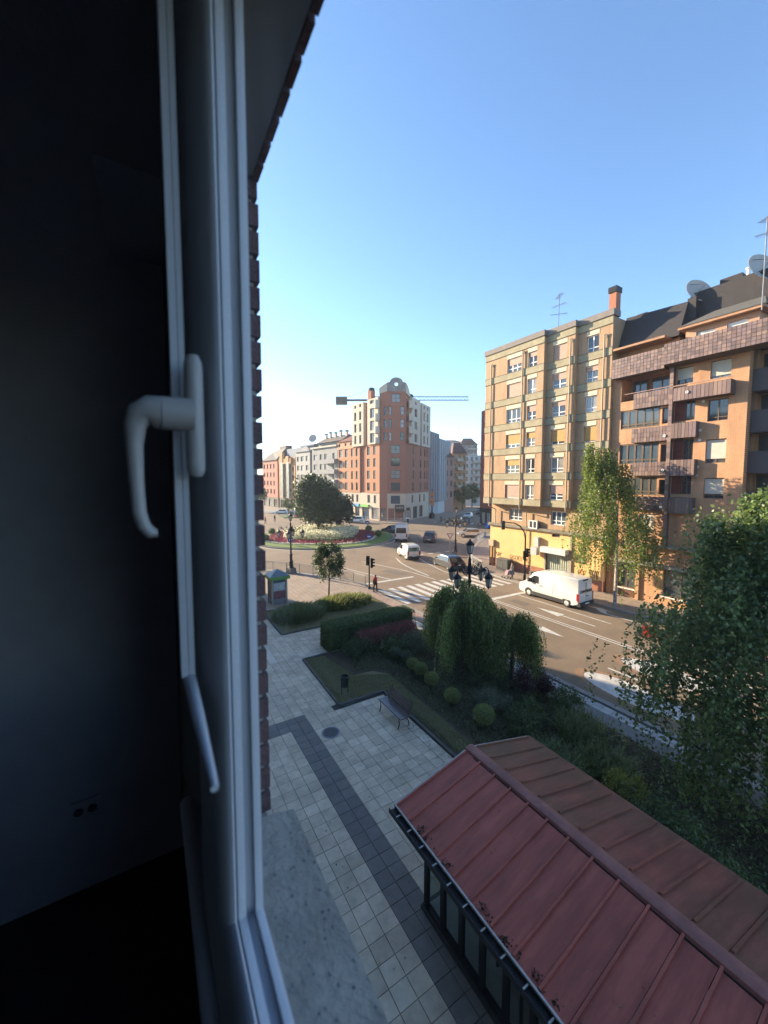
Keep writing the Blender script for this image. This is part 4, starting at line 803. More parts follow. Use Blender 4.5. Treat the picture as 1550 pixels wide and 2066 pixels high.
b, fr = rowhouse('terrace_house', 'salmon red house with dark slate mansard at the far end of the row', 59.6, 73.5, 17.2, [(62, 63.4), (65, 66.4), (68, 69.4), (71, 72.4)], [4.9, 8.0, 11.1, 14.2], mat('salmon_red_render', (.42, .155, .11), .85, var=.07), M_win_d, hgt=1.7)
g = MB(); P = fr.P; g.add([P(59.5, 17.2, .5), P(73.6, 17.2, .5), P(73.6, 20.8, -4), P(59.5, 22.4, -4), P(59.5, 17.2, -9), P(73.6, 17.2, -9)], [(0, 1, 2, 3), (3, 2, 5, 4), (0, 3, 4), (1, 5, 2)]); g.build('mansard', mat('slate_far', (.07, .068, .075), .8, var=.2), b)
g = MB(); g.fbox(fr, 60, 66, 20.5, 22.6, -6, -3.6); g.build('dormer', M_roof, b)
for u, lb in ((31, 'small aerial above the grey-white balcony building'), (24.5, 'second aerial above the grey-white balcony building')): p = FL.P(u, 0, -4); antenna('roof_antenna', lb, p[0], p[1], 22.5, 26.2, 1, .9)
# ------------------------------------------------------------------ side street
M_sg = mat('street_grey_render', (.33, .35, .38), .85, var=.08, stains=.1)
def ribhouse(label, u0, u1, z, m):
    b = thing('street_house', label, 'building', FR.P((u0 + u1) / 2, 0)); hs = [(u0 + .8 + k * 2.1, u0 + 1.7 + k * 2.1, zz, zz + 1.7) for k in range(int((u1 - u0 - 1) / 2.1)) for zz in np.arange(4.4, z - 2, 2.9)]
    facade(b, FR, u0, u1, 0, z, hs, m, .25)
    for h in hs: window(b, FR, h, .25, M_win_d, GL[int(rng.choice([0, 1, 2]))], nx=1, fw=.1)
    for k in range(int((u1 - u0) / 2.1) + 1): g = MB(); g.fbox(FR, u0 + .2 + k * 2.1, u0 + .5 + k * 2.1, 3.5, z - .2, 0, .55); g.build('rib', m, b)
    g = MB(); g.fbox(FR, u0, u1, 0, z - .1, -9, -.4); g.build('body', m, b); return b
ribhouse('grey ribbed apartment house next to the corner building in the side street', 17.0, 24.5, 23.4, M_sg); ribhouse('paler ribbed apartment house further down the side street', 24.6, 36, 22.2, mat('street_pale_render', (.42, .44, .46), .85, var=.08))
def boxhouse(label, px0, px1, D, ztop, m, cols, rows_, roof=None, base=4.):
    """house across the bend of the side street, facing the camera's end of it"""
    c, s = math.cos(R_(31.3)), math.sin(R_(31.3)); q = lambda px: (s * D + c * D * (px - 775) / 780, c * D - s * D * (px - 775) / 780)
    a, b_ = q(px0), q(px1); d = Vector((b_[0] - a[0], b_[1] - a[1])); L = d.length; fr = Fr(a, (d.x, d.y), (d.y, -d.x))
    if fr.N.dot(Vector((-a[0], -a[1], 0))) < 0: fr.N = -fr.N
    b = thing('street_house', label, 'building', (a[0], a[1], 0)); hs = []
    for i in range(cols):
        for j in range(rows_): w = L / cols; hs.append((w * i + w * .28, w * i + w * .72, base + (ztop - base) * (j + .2) / rows_, base + (ztop - base) * (j + .75) / rows_))
    facade(b, fr, 0, L, 0, ztop, hs, m, .3)
    for h in hs: window(b, fr, h, .3, M_win_d, GL[int(rng.choice([0, 1, 2]))], nx=2, fw=.12)
    g = MB(); g.fbox(fr, 0.02, L - .02, 0, ztop - .1, -14, -.5); g.build('body', m, b)
    if roof: g = MB(); P = fr.P; g.add([P(-.3, ztop, .5), P(L + .3, ztop, .5), P(L * .75, ztop + roof, -5), P(L * .25, ztop + roof, -5), P(-.3, ztop, -12), P(L + .3, ztop, -12)], [(0, 1, 2, 3), (3, 2, 5, 4), (0, 3, 4), (1, 5, 2)]); g.build('roof', mat('brown_roof', (.12, .06, .045), .85, var=.2), b)
    return b, fr, L
boxhouse('rose pink house with balcony at the bend of the side street', 896, 915, 120, 17.0, mat('rose_render', (.4, .24, .2), .85, var=.06), 2, 4, 2.2)
b, fr, L = boxhouse('orange brown house with glazed balconies at the side street bend', 913, 940, 132, 19.0, mat('ochre_render', (.42, .24, .13), .85, var=.06), 3, 5, 4)
for j in range(5): g = MB(); g.fbox(fr, L * .35, L * .75, 4.2 + j * 3, 5.3 + j * 3, 0, 1); g.build('balcony', M_wht, b)
b, fr, L = boxhouse('white and grey balcony house filling the right of the side street', 937, 975, 150, 19.5, mat('white_far', (.46, .46, .46), .85, var=.06), 4, 6)
for j in range(6): g = MB(); g.fbox(fr, L * .45, L, 3.6 + j * 2.6, 4.5 + j * 2.6, 0, 1.2); g.build('balcony', M_wht, b)
boxhouse('white attic house rising above the side street roofs', 893, 930, 200, 29.5, mat('white_far2', (.55, .55, .55), .85, var=.06), 4, 8, 1.5)
b, fr, L = boxhouse('tall grey block with banded terraces at the end of the side street', 929, 962, 210, 29.0, mat('grey_far', (.22, .215, .21), .85, var=.08), 3, 9, 4)
for j in range(9): g = MB(); g.fbox(fr, L * .4, L, 4 + j * 2.8, 4.7 + j * 2.8, 0, 1.2); g.build('terrace_band', M_wht, b)
antenna('roof_antenna', 'slender aerial on the tall grey block at the street end', 143.5, 159, 31, 41, 1, .5)
# dark red house behind the tan block
fdr = Fr((64.6, 64.0), (-.28, -.96), (-.96, .28)); b = thing('dark_red_house', 'dark red apartment house behind the left edge of the tan block', 'building', (64.6, 64, 0))
hs = [(u, u + 1.4, z, z + 1.6) for u in (1.2, 4.2) for z in np.arange(5.2, 24, 2.9)]
facade(b, fdr, 0, 14, 3.6, 25.3, hs, mat('dark_red_far', (.2, .06, .05), .85, var=.08), .2)
for h in hs: window(b, fdr, h, .2, M_win_w, GL[1], nx=1, fw=.1)
gh = [(.6, 2.3, .1, 2.6), (2.8, 4.6, .1, 2.6), (5, 7, .1, 2.6)]
facade(b, fdr, 0, 14, 0, 3.4, gh, mat('shop_black', (.025, .025, .025), .5), .3, name='shopfront')
for h in gh: window(b, fdr, h, .3, M_win_w, GL[2], nx=2, fw=.08)
g = MB(); g.fbox(fdr, -.2, 9, 3.35, 3.6, 0, .8); g.build('canopy', M_black, b)
g = MB(); g.fbox(fdr, 6.4, 7.3, 2.2, 3.2, .3, .5); g.build('shop_sign', mat('blue_pharmacy', (.02, .2, .55), .4), b)
g = MB(); g.fbox(fdr, .05, 13.9, 0, 25.2, -6, -.4); g.build('body', mat('dark_red_far', (.2, .06, .05)), b)
# tower crane beyond the corner building
t = thing('tower_crane', 'tower crane jib with dark counterweight behind the corner building', 'crane', (80, 128, 0)); c, s = math.cos(R_(31.3)), math.sin(R_(31.3))
cq = lambda px, D=150.: Vector((s * D + c * D * (px - 775) / 780, c * D - s * D * (px - 775) / 780, 0)); zc = 40.4
a, e, m_ = cq(690), cq(943), cq(752); g = MB(); dvec = (e - m_).normalized()
n = 26
for i in range(n):
    p, q = m_ + (e - m_) * i / n, m_ + (e - m_) * (i + 1) / n; top = Vector((0, 0, 1.3))
    for (x, y) in ((p, q), (p + top, q + top)): g.tube([(x.x, x.y, zc + x.z), (y.x, y.y, zc + y.z)], .2, 4)
    mid = (p + q) / 2 + top; g.tube([(p.x, p.y, zc), (mid.x, mid.y, zc + mid.z), (q.x, q.y, zc)], .12, 4)
g.build('jib', mat('crane_steel', (.2, .2, .19), .6), t)
g = MB(); g.tube([(m_.x, m_.y, 0), (m_.x, m_.y, zc + 4.5)], .7, 4); g.build('tower', mat('crane_steel', (.2, .2, .19), .6), t)
g = MB(); g.tube([(a.x, a.y, zc), (m_.x, m_.y, zc)], .45, 4); g.build('counter_jib', mat('crane_dark', (.05, .05, .05), .7), t)
g = MB(); q = cq(683); fr = Fr((q.x, q.y), (dvec.x, dvec.y), (-s, -c)); g.fbox(fr, -.6, 3.6, zc - 1.6, zc + 1.2, -1, 1); g.build('counterweight', mat('crane_dark', (.05, .05, .05), .7), t)
g = MB(); tp = Vector((m_.x, m_.y, zc + 4.5)); g.tube([(a.x, a.y, zc + .4), tp, (m_ + (e - m_) * .55) + Vector((0, 0, zc + 1.3))], .06, 4); g.build('tie_rod', M_steel, t)
# ------------------------------------------------------------------ glazed pavilion with red metal roof
M_rroof = mat('red_sheet_metal', (.44, .105, .068), .6, metal=.0, var=.1, scale=1.4, bump=.12, bscale=7, stains=.3, sv=(.5, 3.2, .5), sscale=1.5)
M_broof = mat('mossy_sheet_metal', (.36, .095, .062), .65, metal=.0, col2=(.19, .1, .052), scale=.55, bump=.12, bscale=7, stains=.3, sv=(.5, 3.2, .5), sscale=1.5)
M_ridge = mat('ridge_metal', (.31, .12, .095), .6, metal=.0, var=.15, scale=4, bump=.1, stains=.25)
kp = thing('glazed_pavilion', 'glazed pavilion with red standing-seam metal roof beside the planting bed', 'pavilion', (6.9, 3, 0))
XL, XR, XM, ZE, ZR, YE = 4.64, 9.24, 6.94, 2.20, 2.73, 7.10; PIT = .475; NP = 18
for side in (0, 1):
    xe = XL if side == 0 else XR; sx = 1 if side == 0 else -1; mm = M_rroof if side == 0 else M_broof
    slope = Vector((XM - xe, 0, ZR - ZE)); L = slope.length; sl_ = slope.normalized(); nm = Vector((-sl_.z * sx, 0, abs(sl_.x)))
    for i in range(NP):
        y1, y0 = YE - .02 - i * PIT, YE - .02 - (i + 1) * PIT + .012; e0 = Vector((xe, 0, ZE)); e1 = e0 + sl_ * (L - .12)
        g = MB(); j = rng.uniform(-.003, .003)
        p = [e0, e1]; vs = [(q.x + nm.x * h, y, q.z + nm.z * h + j) for h in (0, .018) for q, y in ((e0, y0), (e1, y0), (e1, y1), (e0, y1))]
        g.hexa(vs); g.build('roof_panel', mm, kp)
        ys = YE - .045 - i * PIT; g = MB(); a, b = e0 + sl_ * .02, e1 - sl_ * (.0 if side == 0 else .12)
        g.hexa([(q.x + nm.x * h, y, q.z + nm.z * h) for h in (.015, .05) for q, y in ((a, ys - .02), (b, ys - .02), (b, ys + .02), (a, ys + .02))]); g.build('roof_seam', mm, kp)
g = MB(); yb_ = YE - NP * PIT
prof_r = [(-.15, -.02), (-.13, .04), (-.085, .062), (0, .072), (.085, .062), (.13, .04), (.15, -.02)]
g.add([(XM + a, y, ZR + b) for y in (yb_, YE + .03) for a, b in prof_r], [(i, i + 1, 8 + i, 7 + i) for i in range(6)] + [tuple(range(6, -1, -1)), tuple(range(7, 14))]); g.build('ridge_cap', M_ridge, kp, smooth=True)
g = MB(); g.box(XM - .18, XM - .155, yb_, YE - .3, ZR - .06, ZR - .012); g.build('ridge_vent', M_black, kp)
M_trim = mat('weathered_trim', (.42, .39, .36), .6, var=.2, scale=6)
g = MB()
for xe in (XL, XR):
    a, b = Vector((xe, 0, ZE - .01)), Vector((XM, 0, ZR - .01)); g.hexa([(q.x, y, q.z + h) for h in (-.09, .035) for q, y in ((a, YE - .01), (b, YE - .01), (b, YE + .03), (a, YE + .03))])
g.build('gable_trim', M_trim, kp)
g = MB(); g.box(XL - .035, XL - .0, yb_, YE + .02, ZE - .005, ZE + .03); g.build('gutter_lip', M_trim, kp)
g = MB(); g.box(XL - .17, XL - .04, yb_, YE + .02, ZE - .11, ZE - .07); g.box(XL - .18, XL - .165, yb_, YE + .02, ZE - .11, ZE - .0); g.box(XL - .04, XL - .02, yb_, YE, ZE - .11, ZE - .01); g.build('gutter', M_black, kp)
for i in range(20):
    y = YE - .25 - i * .43; g = MB(); g.box(XL - .165, XL - .04, y - .012, y + .012, ZE - .03, ZE - .018); g.build('gutter_bracket', M_trim, kp)
g = MB(); g.box(XR, XR + .09, yb_, YE + .02, ZE - .1, ZE + .01); g.build('eave_trim', M_broof, kp)
mo = clump_pts(450, (XL + .06, 3.2, ZE + .03), (.05, 3.7, .01), 26, .055); mo[:, 2] = ZE + .03 + (mo[:, 0] - XL).clip(0) * .25; mo = mo[(mo[:, 0] > XL) & (mo[:, 0] < XL + .22) & (mo[:, 1] < YE - .1)]
o = leaves('moss', mo, .035, mat('moss_dark', (.03, .03, .018), .95, var=.3), kp, 0, .9); o['kind'] = 'stuff'
XW, XW2, YW = 5.06, 8.75, 6.45
g = MB(); g.box(XW - .1, XW2 + .1, -2, YW + .1, .0, .10); g.build('plinth', mat('plinth_dark', (.04, .04, .04), .7), kp)
g = MB(); g.box(XW, XW2, -2, YW, .1, .12); g.build('floor', mat('pavilion_floor', (.34, .33, .3), .6, var=.2), kp)
for i in range(14):
    y = YW - i * .565; g = MB(); g.box(XW - .05, XW + .05, y - .05, y + .05, .1, ZE - .05); g.build('post', M_black, kp)
    g = MB(); g.box(XW2 - .05, XW2 + .05, y - .05, y + .05, .1, ZE - .05); g.build('post', M_black, kp)
    g = MB(); g.box(XW - .008, XW + .008, y - .515, y - .05, .14, ZE - .1); g.build('glass_panel', glassmat('pavilion_glass', (.8, .85, .83), .06), kp)
for i in range(1, 6):
    x = XW + i * (XW2 - XW) / 6; g = MB(); g.box(x - .04, x + .04, YW - .05, YW + .05, .1, ZE - .12 + .5 * (1 - abs(x - XM) / (XM - XL))); g.build('post', M_black, kp)
for i in range(6):
    x = XW + i * (XW2 - XW) / 6; g = MB(); g.box(x + .05, x + .56, YW - .008, YW + .008, .14, ZE + .0); g.build('glass_panel', MATS['pavilion_glass'], kp)
g = MB(); g.box(XW - .06, XW + .06, -2, YW + .06, ZE - .16, ZE - .05); g.box(XW - .06, XW + .06, -2, YW + .06, .1, .17); g.box(XW2 - .06, XW2 + .06, -2, YW + .06, ZE - .16, ZE - .05); g.build('rail', M_black, kp)
g = MB(); g.box(5.8, 5.95, 4.9, 5.5, .12, 1.7); g.build('notice_board', M_white, kp)
g = MB(); g.box(5.5, 6.9, 3.0, 4.6, .12, 1.0); g.build('counter', mat('counter_grey', (.34, .34, .32), .6), kp)
g = MB(); g.tube([(5.3, 4.05, .12), (5.3, 4.05, 1.0), (5.3, 4.2, 1.15), (5.3, 4.45, 1.15), (5.3, 4.6, 1.0), (5.3, 4.6, .6)], .035, 8); g.build('rail_hoop', M_black, kp)

# ------------------------------------------------------------------ bench, bin
t = thing('park_bench', 'dark slatted park bench with backrest at the edge of the planting bed', 'bench', (8.3, 12.7, 0))
M_slat = mat('bench_slat', (.11, .08, .07), .2, var=.2, scale=7, spec=.6)
for i in range(6): x = 8.02 + i * .075; g = MB(); g.box(x, x + .066, 11.95, 13.66, .415 + .012 * abs(i - 2.5) * .6, .455 + .012 * abs(i - 2.5) * .6); g.build('seat_slat', M_slat, t)
for i in range(5): x = 8.46 + i * .032; z = .52 + i * .085; g = MB(); g.hexa([(x, 12.0, z), (x + .03, 12.0, z - .01), (x + .03, 13.62, z - .01), (x, 13.62, z), (x + .025, 12, z + .068), (x + .055, 12, z + .058), (x + .055, 13.62, z + .058), (x + .025, 13.62, z + .068)]); g.build('back_slat', M_slat, t)
for y in (12.1, 13.5):
    g = MB(); g.tube([(8.0, y, 0), (8.06, y, .2), (8.03, y, .42), (8.3, y, .43), (8.46, y, .45), (8.65, y, .98)], .022, 6); g.tube([(8.3, y, .42), (8.5, y, .2), (8.52, y, 0)], .022, 6); g.build('leg', M_iron, t)
t = thing('litter_bin', 'dark green litter bin on two legs on the shaded lawn', 'litter bin', (7.28, 15.4, 0))
M_bin = mat('bin_green', (.015, .022, .018), .5, var=.2)
g = MB(); g.lathe([(.13, .38), (.17, .42), (.185, .85), (.2, .87), (.2, .89), (.17, .89), (.16, .5)], (7.28, 15.4, 0), 16); g.build('basket', M_bin, t, smooth=True)
g = MB(); g.tube([(7.12, 15.4, 0), (7.12, 15.4, .9)], .02, 6); g.tube([(7.44, 15.4, 0), (7.44, 15.4, .9)], .02, 6); g.build('stand', M_bin, t)

# ------------------------------------------------------------------ planting
LD = leafmat('leaf_dark', [(.05, .08, .025), (.08, .125, .038), (.13, .17, .06)], .25)
LH = leafmat('leaf_hedge', [(.06, .095, .028), (.1, .15, .045), (.16, .2, .075)], .3)
LB = leafmat('leaf_ball', [(.17, .22, .06), (.26, .31, .09), (.36, .38, .14)], .3)
LR = leafmat('leaf_red', [(.26, .09, .08), (.33, .14, .12), (.2, .11, .08)], .3)
LP = leafmat('leaf_purple', [(.06, .022, .026), (.085, .035, .035), (.06, .045, .028)], .25)
LW = leafmat('leaf_weeping', [(.06, .095, .02), (.13, .195, .045), (.2, .27, .07), (.32, .37, .12)], .5)
LV = leafmat('leaf_birch', [(.05, .09, .028), (.11, .165, .055), (.15, .22, .065), (.23, .29, .11)], .45, .4)
LS = leafmat('leaf_street_birch', [(.07, .11, .02), (.11, .16, .03), (.16, .2, .045)], .45)
LY = leafmat('leaf_yellow_green', [(.16, .2, .03), (.23, .26, .045), (.3, .29, .06)], .4)
LG = leafmat('leaf_grey_green', [(.09, .125, .075), (.13, .165, .1), (.18, .21, .13)], .3)
h = thing('clipped_hedge', 'tall clipped box-shaped hedge crossing the planting bed', 'hedge', (11.4, 20.3, 0))
g = MB(); g.box(8.5, 14.2, 19.85, 20.85, .0, 1.3); g.build('core', LD, h)
n = 26000; q = rng.random(n); P = np.zeros((n, 3))
P[:, 0] = 8.38 + rng.random(n) * 5.95; P[:, 1] = 19.72 + rng.random(n) * 1.22; P[:, 2] = rng.random(n) * 1.42
fc = rng.integers(0, 5, n); P[fc == 0, 2] = 1.42; P[fc == 1, 1] = 19.72; P[fc == 2, 1] = 20.94; P[fc == 3, 0] = 8.38; P[fc == 4, 2] = 1.42; P += rng.normal(size=(n, 3)) * .035
P[:, 2] += .03 * np.sin(P[:, 0] * 2.1) * (P[:, 2] > 1.3); P = P[P[:, 2] > .02]; leaves('foliage', P, .07, LH, h, 0, .6)
def shrub(name, label, x, y, r, hgt, m, n, size, z=0., stem=True, asp=.55, flat=.5, cat='shrub', clumps=26):
    t = thing(name, label, cat, (x, y, .03)); p = clump_pts(n, (x, y, hgt * .52), (r * .85, r * .85, hgt * .45), clumps, r * .17, .04); leaves('foliage', p, size, m, t, 0, asp)
    g = MB()
    for k in range(5): a = k * 1.257 + x; g.tube([(x, y, 0), (x + math.cos(a) * r * .25, y + math.sin(a) * r * .25, hgt * .4), (x + math.cos(a) * r * .55, y + math.sin(a) * r * .55, hgt * .75)], [.025, .016, .006], 5)
    g.build('stem', M_bark, t); return t
def redrow(x0, x1, y, hgt):
    t = thing('red_shrub_row', 'dusky red feathery shrubs in front of the clipped hedge', 'shrub', ((x0 + x1) / 2, y, .03)); n = 11000
    B = np.c_[rng.uniform(x0, x1, n), y + rng.normal(size=n) * .28, rng.uniform(.1, hgt * .7, n)]; blades('foliage', B, hgt * .42, .022, LR, t, .35)
    B = np.c_[rng.uniform(x0, x1, 3500), y - .45 + rng.normal(size=3500) * .22, rng.uniform(.0, hgt * .45, 3500)]; leaves('under_foliage', B, .08, LD, t)
redrow(9.9, 13.7, 19.1, 1.05)
shrub('broad_shrub', 'low dark shrub below the red shrubs near the hedge end', 9.6, 18.6, .9, .95, LD, 3500, .08)
shrub('broad_shrub', 'dark shrub in the middle of the bed between hedge and ball shrubs', 11.6, 17.9, 1.1, .8, LD, 4200, .08)
shrub('juniper_shrub', 'grey-green spreading juniper between the hedge and the weeping tree', 12.9, 17.6, 1.0, .9, LG, 4200, .07)
for i, (x, y, r, hh, lb) in enumerate([(11.0, 16.9, .36, .75, 'greyish ball shrub at the hedge end of the row of balls'), (11.3, 16.3, .36, .72, 'small pale ball shrub, second in the row from the hedge'), (10.95, 15.25, .36, .85, 'bright green ball shrub, third in the row from the hedge'), (10.98, 14.6, .38, .85, 'bright green ball shrub opposite the bench back, fourth from the hedge'),
        (10.8, 13.55, .38, .9, 'round green ball shrub beside the bench, fifth from the hedge'), (10.72, 12.05, .4, .85, 'dark ball shrub, sixth in the row from the hedge'), (10.9, 10.4, .5, .9, 'large ball shrub nearest the pavilion roof')]):
    r *= .86; t = thing('ball_shrub', lb, 'shrub', (x, y, .03), group='ball shrubs in a row'); p = ball_pts(3600, (x, y, hh - r * .75), (r, r, r * .82), .8); p = p[p[:, 2] > .05]
    B_ = np.c_[p]; n_ = (p - np.array([x, y, hh - r * .75])); leaves('foliage', p + rng.normal(size=p.shape) * .02, .075, LG if i < 2 else LB, t, -1.6, .18); g = MB(); g.lathe([(.05, -.0), (r * .6, hh - r * 1.2), (r * .85, hh - r * .75), (r * .6, hh - r * .2), (.02, hh - .06)], (x, y, 0), 10); g.build('core', LD, t)
def weeping(name, label, x, y, ztop, R, nst, leaf, m, zlow, tr=.09, bark=None, nl=17, drop=1.3, step=.055, skew=(0, 0)):
    """umbrella crown: limbs arch up out of the trunk head and over; long leafy strands hang in curtains from them"""
    t = thing(name, label, 'tree', (x, y, 0)); pts = []; g = MB(); bk = bark or M_bark; zh = ztop * .72; limbs = []
    for k in range(nl):
        a0 = 2 * math.pi * (k + rng.uniform(-.3, .3)) / nl; cv = rng.uniform(-.5, .5); rr = R * rng.uniform(.62, 1.18); zt = ztop * rng.uniform(.86, 1.02); dp = drop * rng.uniform(.6, 1.25); P_ = []
        for s_ in np.linspace(0, 1, 9):
            a = a0 + cv * s_; r = rr * s_ ** .9; P_.append((x + skew[0] * s_ + math.cos(a) * r, y + skew[1] * s_ + math.sin(a) * r, zh + (zt - zh) * math.sin(min(1, s_ * 1.7) * math.pi / 2) - dp * s_ ** 2.6))
        g.tube(P_, [tr * .55 * (1 - .9 * i / 8) for i in range(9)], 5); limbs.append((np.array(P_), rr))
    g.build('limbs', bk, t, smooth=True); g = MB(); g.tube([(x, y, -.05), (x + .04, y, ztop * .3), (x, y + .03, zh * .8), (x, y, zh + .1)], [tr * 1.4, tr * 1.1, tr, tr * .8], 8); g.build('trunk', bk, t, smooth=True)
    for k in range(nst):
        P_, rr = limbs[int(rng.integers(0, nl))]; f = rng.uniform(.06, 1) ** .75 * 8; i = min(7, int(f)); b = P_[i] * (1 - f + i) + P_[i + 1] * (f - i); b = b + rng.normal(size=3) * np.array([.1, .1, .05])
        zl = zlow + rng.gamma(1.5, .42) * (.6 + .8 * (1 - f / 8)); L = b[2] - zl
        if L < .25: L = .25
        n = max(4, int(L / step)); s_ = np.linspace(0, 1, n); a = math.atan2(b[1] - y, b[0] - x); o = (.05 + .12 * f / 8) * R * np.sin(np.minimum(s_ * 2.4, 1.57)); w = rng.normal() * .06
        pts.append(np.c_[b[0] + math.cos(a) * o + w * np.sin(s_ * 6 + k), b[1] + math.sin(a) * o + w * np.cos(s_ * 5 + k), b[2] + .05 - L * s_ ** 1.1] + rng.normal(size=(n, 3)) * .028)
    leaves('crown', np.concatenate(pts), leaf, m, t, 1.5, .42); return t
weeping('weeping_tree', 'large weeping umbrella tree in the planting bed behind the street lamp', 13.65, 14.6, 4.35, 1.95, 1450, .105, LW, .45)
weeping('weeping_tree', 'smaller weeping tree at the street side of the bed, right of the larger one', 14.75, 12.35, 3.55, 1.4, 820, .1, LW, .5, nl=13, drop=.9)
shrub('purple_shrub', 'purple-leaved shrub under the smaller weeping tree', 14.6, 11.0, .95, 1.35, LP, 4200, .085)
shrub('broad_shrub', 'dark bush between the two weeping trees at their foot', 13.4, 12.6, 1.0, 1.0, LD, 4200, .08)
shrub('broad_shrub', 'green bush by the footway at the right end of the purple shrub', 14.6, 9.3, .7, .95, LH, 3200, .08)
shrub('broad_shrub', 'grey-green bush behind the ball shrub nearest the roof', 12.0, 10.9, .85, .95, LG, 3600, .06)
shrub('broad_shrub', 'dark bush above the far end of the red roof', 11.9, 9.3, .8, .9, LD, 3600, .08)
shrub('broad_shrub', 'medium green bush right of the ball shrubs', 12.9, 9.9, .7, .8, LH, 3000, .08)
def straps(label, x, y, r, hgt, n, m):
    t = thing('strap_plant', label, 'plant', (x, y, .03)); a = rng.uniform(0, 6.28, n); q = np.sqrt(rng.random(n)) * r; blades('foliage', np.c_[x + q * np.cos(a), y + q * np.sin(a), np.full(n, .03)], hgt, .035, m, t, .6)
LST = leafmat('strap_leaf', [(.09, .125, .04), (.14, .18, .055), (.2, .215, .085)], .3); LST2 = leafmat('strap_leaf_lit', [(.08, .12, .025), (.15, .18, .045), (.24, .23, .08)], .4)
straps('strap-leaved plant clump by the footway above the pavilion roof', 13.6, 8.1, .8, .8, 700, LST); straps('dark strap-leaved clump close to the pavilion eave', 11.3, 7.6, .8, .7, 700, LST); straps('strap-leaved clump between the roof and the birch', 12.6, 6.6, .8, .75, 700, LST)
shrub('golden_shrub', 'yellow-green shrub between the pavilion roof and the birch', 11.75, 5.55, .55, 1.1, LY, 2600, .075)
shrub('broad_shrub', 'dark shrub left of the yellow-green shrub', 10.7, 6.4, .7, .9, LH, 3000, .075)
shrub('broad_shrub', 'dark shrub close under the birch beside the roof', 11.2, 4.2, 1.0, 1.2, LD, 4200, .08); shrub('broad_shrub', 'low shrub along the right eave of the roof', 10.6, 2.6, 1.0, 1.1, LD, 4200, .08)
p = scatter([(9.4, 19.5), (8.6, 16.9), (9.9, 16.4), (10.1, 7), (10.2, 1), (15.05, 1), (15.05, 19.4)], 30000)
tag(leaves('ground_cover', np.c_[p, .03 + rng.gamma(1.6, .055, len(p))], .085, leafmat('leaf_cover', [(.05, .075, .024), (.085, .12, .04), (.15, .165, .065)], .25), None, -.3, .5), 'low ivy-like ground cover over the planting bed soil', 'ground cover', kind='stuff')
# small bed by the crossing: strap-leaved daylilies in two masses and a small tree
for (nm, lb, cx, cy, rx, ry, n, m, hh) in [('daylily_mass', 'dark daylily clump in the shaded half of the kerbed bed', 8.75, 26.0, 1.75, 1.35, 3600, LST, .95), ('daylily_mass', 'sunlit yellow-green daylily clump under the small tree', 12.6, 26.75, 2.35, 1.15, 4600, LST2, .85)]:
    t = thing(nm, lb, 'plant', (cx, cy, .05)); a = rng.uniform(0, 6.28, n); q = np.sqrt(rng.random(n)); blades('foliage', np.c_[cx + q * rx * np.cos(a), cy + q * ry * np.sin(a), np.full(n, .05)], hh * (1 - .35 * q ** 3), .06, m, t, .55)
def tree(name, label, x, y, trunk_h, tr, cc, cr, n, size, m, k, cl, bark=None, limbs=6, asp=.6, shell=.45):
    t = thing(name, label, 'tree', (x, y, 0)); g = MB(); g.tube([(x, y, -.05), (x + .02, y, trunk_h * .5), (cc[0], cc[1], trunk_h), (cc[0], cc[1], cc[2] + cr[2] * .4)], [tr * 1.25, tr, tr * .8, tr * .3], 8)
    g.build('trunk', bark or M_bark, t, smooth=True); g = MB()
    for i in range(limbs):
        a = i * 2.4 + x; z0 = trunk_h + (i / limbs) * cr[2] * .8; g.tube([(cc[0], cc[1], z0), (cc[0] + math.cos(a) * cr[0] * .4, cc[1] + math.sin(a) * cr[1] * .4, z0 + cr[2] * .35), (cc[0] + math.cos(a) * cr[0] * .75, cc[1] + math.sin(a) * cr[1] * .75, z0 + cr[2] * .55)], [tr * .5, tr * .3, tr * .1], 5)
    g.build('limbs', bark or M_bark, t, smooth=True); p = clump_pts(n, cc, cr, k, cl); leaves('crown', p, size, m, t, .3, asp); return t
LT = leafmat('leaf_small_tree', [(.03, .055, .018), (.05, .08, .025), (.08, .11, .04)], .3)
tree('small_street_tree', 'small round-crowned tree standing in the kerbed bed by the railing', 12.03, 28.3, 1.75, .07, (12.1, 28.35, 3.25), (1.15, 1.15, 1.55), 5200, .15, LT, 60, .2)
tree('roundabout_tree', 'big dark broadleaf tree in the middle of the roundabout', 26.2, 66.0, 2.2, .35, (26.0, 66.0, 6.1), (3.8, 3.8, 4.6), 15000, .42, leafmat('leaf_round', [(.02, .04, .014), (.035, .06, .02), (.055, .08, .028)], .25), 120, .6)
tree('roundabout_tree', 'lower dark tree at the right side of the big roundabout tree', 31.0, 68.5, 2.0, .28, (31.0, 68.5, 4.2), (3.1, 3.1, 2.9), 8000, .42, leafmat('leaf_round_dark', [(.015, .025, .012), (.025, .035, .015), (.04, .05, .02)], .2), 80, .5)
